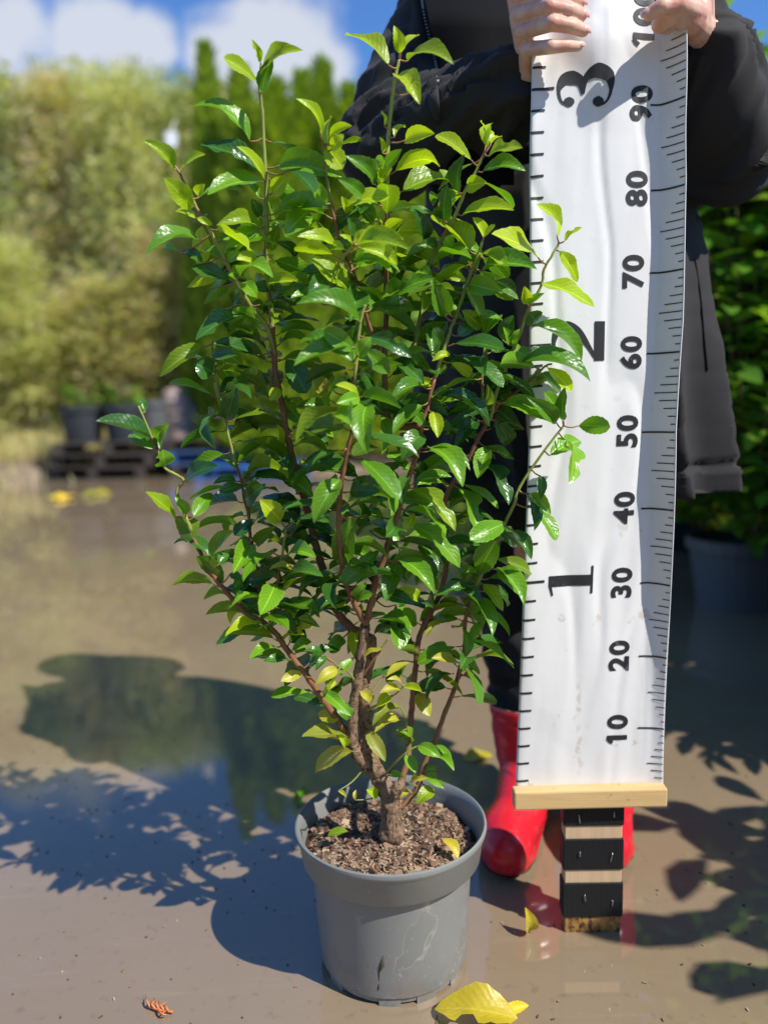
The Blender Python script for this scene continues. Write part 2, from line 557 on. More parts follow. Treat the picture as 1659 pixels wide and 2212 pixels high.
def copy_thing(parts, name, loc, rz, sc, label, cat, group):
    """Empty with one child per (part name, mesh)"""
    e = empty(name, loc)
    e.rotation_euler = (0, 0, rz)
    e.scale = sc
    tag(e, label, cat, group)
    for pn, me in parts:
        o = bpy.data.objects.new(pn, me)
        COL.objects.link(o); o.parent = e
    return e

r = random.Random(3)
hedge_kinds = [(hedge_mesh(11 + i, M_HEDGE[i]), hedge_trunk(31 + i)) for i in range(4)]
hedge_labels = ['loose olive and rusty hedge shrub behind the flooded yard',
                'yellow green hedge shrub behind the flooded yard',
                'mid green hedge shrub behind the flooded yard',
                'straw coloured dry leaved hedge shrub behind the flooded yard']
x = -9.4
i = 0
while x < -2.25:
    Y = 10.6 + r.uniform(-.35, .9)
    ki = (3, 0, 3, 1, 3, 0, 3, 3, 1, 0)[i % 10]
    s = r.uniform(1.9, 3.0) / 4.6
    copy_thing([('crown', hedge_kinds[ki][0]), ('trunk', hedge_kinds[ki][1])], 'hedge_shrub', (x, Y, ground_z(x, Y) - .03), r.uniform(0, 6.28), (1.45, 1.3, s), hedge_labels[ki], 'shrub', ['olive', 'yellow green', 'mid green', 'straw coloured'][ki] + ' hedge shrubs')
    x += r.uniform(.42, .62); i += 1

def conifer_mesh(seed, H=4.6, R=0.62, n=8500):
    r = random.Random(seed)
    mb = MB()
    for i in range(n):
        t = r.random() ** 1.15
        z = H * (0.03 + 0.97 * t)
        w = R * (1 - t) ** 0.85 * (0.9 + 0.1 * math.sin(t * 30)) + 0.01
        a = r.uniform(0, 2 * math.pi)
        lump = 0.85 + 0.3 * noise.noise(Vector((math.cos(a) * 1.6, math.sin(a) * 1.6, z * 1.7 + seed)))
        rr = w * lump * (1 - 0.35 * r.random() ** 2)
        p = Vector((rr * math.cos(a), rr * math.sin(a), z - .06))
        out = Vector((math.cos(a), math.sin(a), 0))
        ax = (out * r.uniform(.15, .8) + Vector((0, 0, 1)) + rdir(r) * .35).normalized()
        leaf_quad(mb, p, ax, (out + rdir(r) * .7).normalized(), r.uniform(.09, .2), r.uniform(.03, .055))
    return mb.mesh('crown', [M_CONIFER])

def cone_trunk():
    mb = MB()
    mb.tube([(0, 0, 0), (0.01, 0, 1.5), (0, 0.01, 3.4), (0, 0, 4.3)], [.06, .05, .03, .008], 7)
    return mb.mesh('trunk', [M_BARK])
con = [conifer_mesh(5), conifer_mesh(6, R=0.7), conifer_mesh(8, R=.55)]
ctr = cone_trunk()
cone_list = [(440, 52, 10.4, .78), (516, 112, 9.9, .9), (590, 138, 9.5, 1.15), (650, 118, 10.2, .85), (695, 92, 10.6, .85), (752, 150, 9.9, .95), (800, 128, 10.4, .9), (858, 150, 10.0, 1.0), (930, 120, 10.3, 1), (1010, 140, 10.1, 1), (1100, 110, 10.5, 1), (1190, 130, 10.2, 1.05), (1290, 100, 10.5, 1), (1400, 140, 10.3, 1.1), (1500, 120, 10.4, 1.1), (1610, 150, 10.1, 1.1), (1730, 120, 10.4, 1.1), (1850, 140, 10.2, 1.1)]
cone_first = ['tallest slim conifer with spiked tip beside the loose hedge']
for i, (px, py, Y, sx) in enumerate(cone_list):
    top = P(px, py, Y)
    g = ground_z(top.x, Y)
    copy_thing([('crown', con[i % 3]), ('trunk', ctr)], 'conifer', (top.x, Y, g - .02), r.uniform(0, 6.28), (sx * 1.4, sx * 1.4, (top.z - g) / 4.8), 'bright green upright conifer in the row behind the yard' if i else 'tall slim conifer at the end of the row, next to the pale trees', 'conifer', 'upright conifers behind the yard' if i else None)
# tall trees far behind the hedge
X = -19.0
i = 0
while X < -4.6:
    Y = 25.5 + r.uniform(-1.5, 1.5)
    px_ = VW / 2 + FPX * X / Y
    top_px = 150 + 35 * smooth01((px_ - 30) / 200) + r.uniform(-22, 22)
    top = P(px_, top_px, Y)
    ki = (0, 1, 2, 0, 3, 1)[i % 6]
    copy_thing([('crown', hedge_kinds[ki][0]), ('trunk', hedge_kinds[ki][1])], 'tall_tree', (X, Y, ground_z(X, Y) - .03), r.uniform(0, 6.28), (2.9, 2.9, top.z / 4.85), ['tall olive and rusty tree rising behind the hedge', 'tall yellow green tree rising behind the hedge', 'tall mid green tree rising behind the hedge', 'tall straw coloured tree rising behind the hedge'][ki], 'tree', ['olive', 'yellow green', 'mid green', 'straw coloured'][ki] + ' trees behind the hedge')
    X += r.uniform(.75, 1.1); i += 1
# a further row of trees closes the view behind
for i in range(14):
    X, Y = -3.2 + i * 1.5 + r.uniform(-.3, .3), 14.5 + r.uniform(-.6, .8)
    copy_thing([('crown', con[(i + 1) % 3]), ('trunk', ctr)], 'conifer', (X, Y, ground_z(X, Y) - .02), r.uniform(0, 6.28), (2.0, 2.0, 1.0 + r.uniform(-.08, .06)), 'broad dark conifer standing behind the hedge row', 'conifer', 'broad conifers behind the hedge')

def broad_leaf(mb, p, ax, nm, L, W):
    """larger leaf: eight faces, folded and drooping at the tip"""
    ax = ax.normalized(); s = ax.cross(nm)
    s = s.normalized() if s.length > 1e-6 else ax.orthogonal().normalized()
    n2 = s.cross(ax)
    prof = [(0, .04), (.25, .8), (.55, 1.0), (.82, .6), (1.0, .02)]
    vs = []
    for t, w in prof:
        c = p + ax * (L * t) - n2 * (L * .28 * t * t)
        for k_ in (-1, 0, 1):
            vs.append(c + s * (k_ * w * W / 2) + n2 * (abs(k_) * w * W * .12))
    fs = []
    for i_ in range(4):
        for k_ in range(2):
            a_ = i_ * 3 + k_
            fs.append((a_, a_ + 1, a_ + 4, a_ + 3))
    mb.add(vs, fs)

def laurel_mesh(seed, H, R, n, leaf=(.10, .17), low=0.12):
    r = random.Random(seed)
    mb, st = MB(), MB()
    shoots = []
    for i in range(n // 9):
        a = r.uniform(0, 6.28)
        t = low + (1 - low) * r.random() ** .8
        w = R * (1 - .55 * max(0, t - .55) / .45) * math.sqrt(r.random())
        tip = Vector((w * math.cos(a), w * math.sin(a), H * t))
        base = Vector((tip.x * .25, tip.y * .25, max(.02, tip.z - r.uniform(.25, .6))))
        st.tube([base, base.lerp(tip, .5) + Vector((0, 0, -.02)), tip], [.004, .003, .002], 4)
        for j in range(9):
            q = base.lerp(tip, .35 + .65 * j / 8)
            aa = a + j * 2.4
            d = Vector((math.cos(aa), math.sin(aa), r.uniform(-.3, .7)))
            broad_leaf(mb, q, d, (Vector((0, 0, 1)) + rdir(r) * .5).normalized(), r.uniform(*leaf), r.uniform(.05, .08))
    for j in range(4):
        a = j * 1.6
        st.tube([(0, 0, 0), (.04 * math.cos(a), .04 * math.sin(a), H * .3), (R * .3 * math.cos(a), R * .3 * math.sin(a), H * .8)], [.016, .012, .006], 6)
    return mb.mesh('crown', [M_LAUREL]), st.mesh('stem', [M_BARK])

M_POTDARK = mat('dark_plastic', (0.035, 0.038, 0.042), 0.5, 0.4)
M_POTGREY = mat('grey_plastic_far', (0.11, 0.115, 0.12), 0.5, 0.4)
def pot_mesh(rad, h, m):
    mb = MB()
    mb.lathe([(rad * .76, 0), (rad * .92, h * .84), (rad, h * .85), (rad, h), (rad * .94, h), (rad * .9, h * .9), (0.001, h * .88)], seg=28)
    mb.add([(rad * .76 * math.cos(a), rad * .76 * math.sin(a), 0.001) for a in [2 * math.pi * q / 28 for q in range(28)]], [tuple(range(28))[::-1]])
    return mb.mesh('pot', [m], smooth=False)

lau = [laurel_mesh(21, 1.9, .58, 2600, (.12, .21), low=.03), laurel_mesh(22, 1.9, .62, 2600, (.12, .21), low=.03), laurel_mesh(23, .85, .34, 260, (.13, .19), 0.25)]
lpot, lpot2 = pot_mesh(.19, .27, M_POTGREY), pot_mesh(.22, .3, M_POTDARK)
laurels = [(1.28, 2.72, .82, 0, lpot, 'glossy laurel in a grey pot in the shade beside the person'),
           (1.95, 3.3, 1.05, 1, lpot2, None), (1.45, 3.9, 1.12, 0, lpot2, None), (2.55, 4.3, 1.2, 1, lpot2, None), (.85, 4.6, 1.0, 1, lpot2, None),
           (2.5, 2.5, 1.0, 0, lpot2, None), (3.2, 3.4, 1.2, 1, lpot2, None), (1.9, 5.2, 1.2, 0, lpot2, None), (3.6, 4.8, 1.25, 1, lpot2, None), (2.05, 1.75, .42, 1, lpot2, None), (2.85, 1.4, .5, 0, lpot2, None), (1.62, 2.2, .42, 1, lpot2, None), (1.38, 1.38, .52, 0, lpot2, None), (1.6, 1.8, .50, 0, lpot2, None), (1.95, 1.25, .6, 1, lpot2, None)]
for (X, Y, s, kk, pm, lb) in laurels:
    e = copy_thing([('crown', lau[kk][0]), ('stem', lau[kk][1])], 'laurel_shrub', (X, Y, 0.0), r.uniform(0, 6.28), (1, 1, 1), lb or 'broad leaved laurel in a black pot among the shaded laurels', 'laurel', 'potted laurels' if not lb else None)
    for ch in e.children:
        ch.location = (0, 0, .24); ch.scale = (s, s, s)
    po = bpy.data.objects.new('pot', pm); COL.objects.link(po); po.parent = e; po.location = (0, 0, -.02)
e = copy_thing([('crown', lau[2][0]), ('stem', lau[2][1])], 'laurel_shrub', (1.38, .66, 0.0), 1.0, (1, 1, 1), 'low large leaved laurel whose shadow falls on the water by the post', 'laurel', None)
for ch in e.children: ch.location = (0, 0, .2)
po = bpy.data.objects.new('pot', lpot2); COL.objects.link(po); po.parent = e; po.location = (0, 0, -.02)

e = copy_thing([('crown', lau[2][0]), ('stem', lau[2][1])], 'laurel_shrub', (1.36, .38, 0.0), 3.3, (1, 1, 1), 'low large leaved laurel standing nearest the pale foreground water', 'laurel', None)
for ch in e.children: ch.location = (0, 0, .2)
po = bpy.data.objects.new('pot', lpot2); COL.objects.link(po); po.parent = e; po.location = (0, 0, -.02)

# unseen conifers added behind the camera to cut sky fill and deepen contrast
for i in range(15):
    a = math.radians(-78 + 156 * i / 14)
    X, Y = 7.4 * math.sin(a) * 1.15, -2.0 - 6.2 * math.cos(a)
    copy_thing([('crown', con[i % 3]), ('trunk', ctr)], 'conifer', (X, Y, -.04), r.uniform(0, 6.28), (1.7, 1.7, 1.08), 'unseen broad conifer added behind the camera to cut fill light', 'conifer', 'conifers added out of view to cut fill light')

# ---------------------------------------------------------------- things stored along the far bank
M_PALLET = mat('weathered_pallet_wood', (0.06, 0.05, 0.042), 0.85, 0.2)
M_BLUE = mat('blue_painted_wood', (0.03, 0.11, 0.30), 0.7, 0.3)
def pallet(loc, rz, m, label, group):
    e = empty('pallet', loc); e.rotation_euler = (0, 0, rz)
    tag(e, label, 'pallet', group)
    def bd(name, c, s):
        o = bpy.data.objects.new(name, bevelled_box(name, s, .004, [m], 1)); COL.objects.link(o); o.parent = e; o.location = c
    for i_ in range(7): bd('deck_board', (0, -.45 + .15 * i_, .133), (1.2, .1, .022))
    for xx in (-.55, 0, .55): bd('runner', (xx, 0, .111), (.1, 1.0, .022))
    for xx in (-.55, 0, .55):
        for yy in (-.45, 0, .45): bd('block', (xx, yy, .06), (.1, .1, .08))
    for yy in (-.45, 0, .45): bd('base_board', (0, yy, .01), (1.2, .1, .02))
pq = P(250, 960, 9.3)
for j in range(3):
    pallet((pq.x - .1 + .06 * j, 9.3, .0 + .145 * j), .08 * j - .05, M_PALLET, 'weathered dark pallet in the stack under the black pots', 'dark stacked pallets')
pq2 = P(395, 960, 9.6)
for j in range(3):
    pallet((pq2.x + .55, 9.5, .0 + .145 * j), .1 - .07 * j, M_PALLET if j != 1 else M_BLUE, 'weathered dark pallet in the stack with a blue one' if j != 1 else 'blue pallet between two dark pallets at the water edge', 'dark pallets around the blue one' if j != 1 else None)
pq3 = P(560, 975, 9.0)
pallet((pq3.x, 8.9, .0), -.12, M_BLUE, 'blue pallet lying alone in the shallow water', None)
sm = laurel_mesh(44, .55, .26, 60, (.12, .2), .3)
for (px, lb) in ((175, 'black pot with a drooping green seedling on the dark pallets, farther from the stump'), (268, 'black pot with a drooping green seedling on the dark pallets, nearer the stump')):
    q = P(px, 860, 9.25)
    e = copy_thing([('pot', pot_mesh(.27, .42, M_POTDARK)), ('foliage', sm[0]), ('stem', sm[1])], 'plant_pot', (q.x, 9.25, .435), r.uniform(0, 6), (1, 1, 1), lb, 'plant pot', None)
    for ch in e.children:
        if not ch.name.startswith('pot'): ch.location = (0, 0, .22)
q = P(318, 830, 9.6)
copy_thing([('pot', pot_mesh(.24, .46, M_POTGREY))], 'plant_pot', (q.x, 9.72, .435), 0, (1, 1, 1), 'empty grey pot on the pallets beside the black ones', 'plant pot', None)
q = P(556, 890, 9.9)
M_PALEPLASTIC = mat('pale_grey_plastic', (0.45, 0.46, 0.48), 0.5, 0.4)
copy_thing([('shell', pot_mesh(.22, .4, M_PALEPLASTIC))], 'bucket', (q.x, 9.5, .435), 0, (1, 1, 1), 'pale grey bucket standing on the pallets behind the plant', 'bucket', None)
# broken stump leaning at the foot of the hedge
M_STUMP = mat('pinkish_dead_wood', (0.36, 0.26, 0.22), 0.85, 0.2)
k = NT(M_STUMP); _n1 = k.noise(k.mapping(k.coords('Object'), (9, 9, 2)), 1.0, 5)
k.l(k.ramp(_n1, [(.3, (.2, .13, .1)), (.6, (.42, .31, .27))]), k.b.inputs['Base Color'])
q = P(385, 830, 9.9)
mb = MB()
mb.tube(catmull([(q.x + .12, 9.95, .05), (q.x + .04, 9.95, .45), (q.x - .03, 9.95, .8), (q.x - .10, 9.95, 1.05)], 4), [.36, .33, .31, .29, .27, .26, .25, .24, .22, .2, .17, .14, .10], 10)
mb.tube([(q.x + .1, 9.95, .1), (q.x + .45, 9.8, .05), (q.x + .7, 9.7, .12)], [.14, .1, .04], 8)
tag(mb.build('tree_stump', M_STUMP, at=(q.x, 9.95, .05)), 'pinkish brown broken stump leaning at the foot of the hedge', 'stump')
# dry grass and weeds along the bank
r = random.Random(9)
mb = MB()
for i in range(5200):
    X = r.uniform(-7.5, -1.5); Y = r.uniform(9.4, 10.5)
    if i % 4 == 0: X, Y = -5.2 + r.gauss(0, .5), 8.3 + r.gauss(0, .45)
    z = max(ground_z(X, Y), -.01)
    h = r.uniform(.08, .42) * (1 if i % 4 else .5)
    d = Vector((r.uniform(-.5, .5), r.uniform(-.5, .5), 1)).normalized()
    leaf_quad(mb, Vector((X, Y, z)), d, rdir(r), h, .02, 0)
tag(mb.build('dry_grass', M_HEDGE[3], smooth=False), 'straw coloured dry grass and weeds along the far bank', 'grass', kind='stuff')
M_WHITE = mat('white_card', (0.8, 0.8, 0.78), 0.5, 0.3)
q = P(371, 300, 9.7)
mb = MB(); mb.box(q, (.14, .01, .17)); mb.tube([q + Vector((0, 0, .08)), q + Vector((0, .25, .3))], .006, 5)
tag(mb.build('plant_label', M_WHITE, at=q, smooth=False), 'small white plastic label hanging in the hedge', 'label')

# ---------------------------------------------------------------- potted shrub: pot, soil, stems, leaves
Y0 = 0.945
PC = P(851, 2045, Y0 + .018); PC.z = 0.0
PC.y = Y0 + .018
shrub = empty('potted_shrub', (PC.x, PC.y, 0))
tag(shrub, 'leafy green serrated leaf shrub in a round grey plastic pot standing in water', 'potted shrub')

M_POT = mat('grey_plastic_pot', (0.19, 0.21, 0.22), 0.42, 0.45)
k = NT(M_POT)
_c = k.coords('Object')
_d = k.noise(_c, 9, 3, .5, 1.2)
_iso = k.math('ABSOLUTE', k.math('SUBTRACT', _d, 0.56))
_line = k.math('MULTIPLY', k.range(_iso, 0.0, 0.008, 1.0, 0.0), k.range(k.noise(_c, 5, 2), .45, .6), clamp=True)
_patch = k.range(_d, .55, .57, 0, .16)
_sp = k.range(k.noise(_c, 150, 3), .66, .72)
_col = k.mix(_patch, k.mix(k.noise(_c, 4, 3), (0.185, 0.192, 0.186), (0.245, 0.252, 0.244)), (0.15, 0.157, 0.152))
_col = k.mix(k.math('MULTIPLY', _line, .6), _col, (0.42, 0.43, 0.42))
_col = k.mix(k.math('MULTIPLY', _sp, .5), _col, (0.4, 0.39, 0.36))
_z = k.n('ShaderNodeSeparateXYZ', Vector=_c).outputs['Z']
_mud = k.math('MULTIPLY', k.range(_z, 0.0, .075, 1, 0), k.range(k.noise(_c, 30, 6, .65), .42, .62), clamp=True)
_col = k.mix(k.math('MULTIPLY', _mud, .6), _col, (0.16, 0.12, 0.08))
k.l(_col, k.b.inputs['Base Color'])
k.l(k.range(k.noise(_c, 16, 4), .3, .7, .34, .55), k.b.inputs['Roughness'])
k.bump(k.noise(_c, 300, 2), .05, .002)
RIM_Z, SOIL_Z = 0.193, 0.172
mb = MB()
prof = [(a_ * 1.015, b_) for a_, b_ in [(.0935, .004), (.0945, .012), (.097, .012), (.0975, .0145), (.1045, .140), (.1055, .1445), (.1135, .148), (.1165, .151), (.1215, .184), (.1245, .1875), (.1255, .191), (.1248, .1945), (.1225, .1955), (.1195, .193), (.1165, .183), (.113, .152), (.1035, .146), (.094, .02), (.001, .02)]]
mb.lathe(prof, PC, 96)
for a0 in (-1.75, -1.25, -.7, .2, 1.2, 2.2, -2.6):          # drainage feet around the base
    for s in range(5):
        a = a0 + s * .055
        c = PC + Vector((.0935 * math.cos(a), .0935 * math.sin(a), .004))
        mb.box(c, (.006, .0062, .012), Matrix.Rotation(a, 3, 'Z'))
pot_o = mb.build('pot', M_POT, shrub, at=PC, smooth=True)
md = pot_o.modifiers.new('e', 'EDGE_SPLIT'); md.split_angle = math.radians(38)
# a printed drip mark on the front of the pot
M_MUDMARK = mat('dried_mud', (0.075, 0.062, 0.05), 0.9, .1)
mb = MB()
def on_pot(ang, z, off=.0006):
    rr = .0975 + (.1045 - .0975) * (z - .0145) / .1255 + off
    return PC + Vector((rr * math.cos(ang), rr * math.sin(ang), z))
a0 = -1.72
mb.tube([on_pot(a0 + .02, .075), on_pot(a0, .06), on_pot(a0 - .04, .05), on_pot(a0 - .05, .035), on_pot(a0 - .06, .025)], [.001, .0034, .0016, .0009, .0016], 6)
mb.build('mud_drip', M_MUDMARK, pot_o)

M_SOIL = mat('dark_compost', (0.055, 0.033, 0.02), 0.95, .1)
M_CHIP = simple_leaf_mat('bark_chip', [(0.06, 0.04, 0.028), (0.16, 0.10, 0.07), (0.28, 0.19, 0.12), (0.42, 0.32, 0.21), (0.20, 0.10, 0.065), (0.04, 0.026, 0.018)], .85, 0.0, .2)
rs = random.Random(17)
def soil_h(dx, dy):
    d = math.hypot(dx, dy)
    return SOIL_Z - .006 + .008 * noise.noise(Vector((dx * 22, dy * 22, 1.3))) + .006 * math.exp(-(d / .05) ** 2) - .004 * (d / .11) ** 4 - .012 * math.exp(-(((dx + .045) / .03) ** 2 + ((dy - .03) / .03) ** 2))
mb = MB()
NR, NA = 22, 72
vs = [PC + Vector((0, 0, soil_h(0, 0)))]
for i in range(1, NR + 1):
    for j in range(NA):
        a, d = 2 * math.pi * j / NA, .1155 * i / NR
        vs.append(PC + Vector((d * math.cos(a), d * math.sin(a), soil_h(d * math.cos(a), d * math.sin(a)))))
fs = [(0, 1 + j, 1 + (j + 1) % NA) for j in range(NA)]
for i in range(NR - 1):
    for j in range(NA):
        a, b = 1 + i * NA + j, 1 + i * NA + (j + 1) % NA
        fs.append((a, a + NA, b + NA, b))
mb.add(vs, fs)
mb.build('soil', M_SOIL, shrub)
mb = MB()
for i in range(5200):
    a, d = rs.uniform(0, 6.283), .1075 * math.sqrt(rs.random())
    dx, dy = d * math.cos(a), d * math.sin(a)
    big = rs.random() < .10
    L = rs.uniform(.007, .014) if big else rs.uniform(.003, .011)
    W = L * rs.uniform(.45, .9) if big else rs.uniform(.0012, .003)
    T = rs.uniform(.0012, .003) if big else .001
    rot = (Matrix.Rotation(rs.uniform(0, 6.28), 3, 'Z') @ Matrix.Rotation(rs.gauss(0, .4), 3, 'X') @ Matrix.Rotation(rs.gauss(0, .4), 3, 'Y'))
    c = PC + Vector((dx, dy, soil_h(dx, dy) + rs.uniform(0.0, .004)))
    b0 = len(mb.v)
    mb.box(c, (L, W, T), rot)
    for q in range(b0, len(mb.v)):
        v = Vector(mb.v[q]); mb.v[q] = tuple(v + rdir(rs) * L * .1)
tag(mb.build('bark_mulch', M_CHIP, shrub, smooth=False), kind='stuff')

# --- stems, traced on the photograph (regions: origin in the 2389 px picture and enlargement)
REG = {'Z1': (400, 300, 2.765), 'Z2': (850, 550, 2.765), 'Z3': (1250, 550, 2.765), 'Z4': (500, 1300, 2.765), 'Z5': (1000, 1250, 2.765), 'Z6': (850, 1950, 2.765),
       'R1': (0, 0, 2.0737), 'R2': (600, 0, 2.37), 'R3': (1050, 0, 2.37), 'R5': (0, 800, 2.0737), 'R6': (600, 800, 2.37), 'R7': (1200, 700, 2.37), 'S2': (700, 1600, 2.0737), 'S3': (1400, 1500, 1.677), 'V': (0, 0, 1 / .69443)}
def vp(reg, x, y):
    ox, oy, s = REG[reg]
    return ((ox + x / s) * .69443, (oy + y / s) * .69443) if reg != 'V' else (x, y)

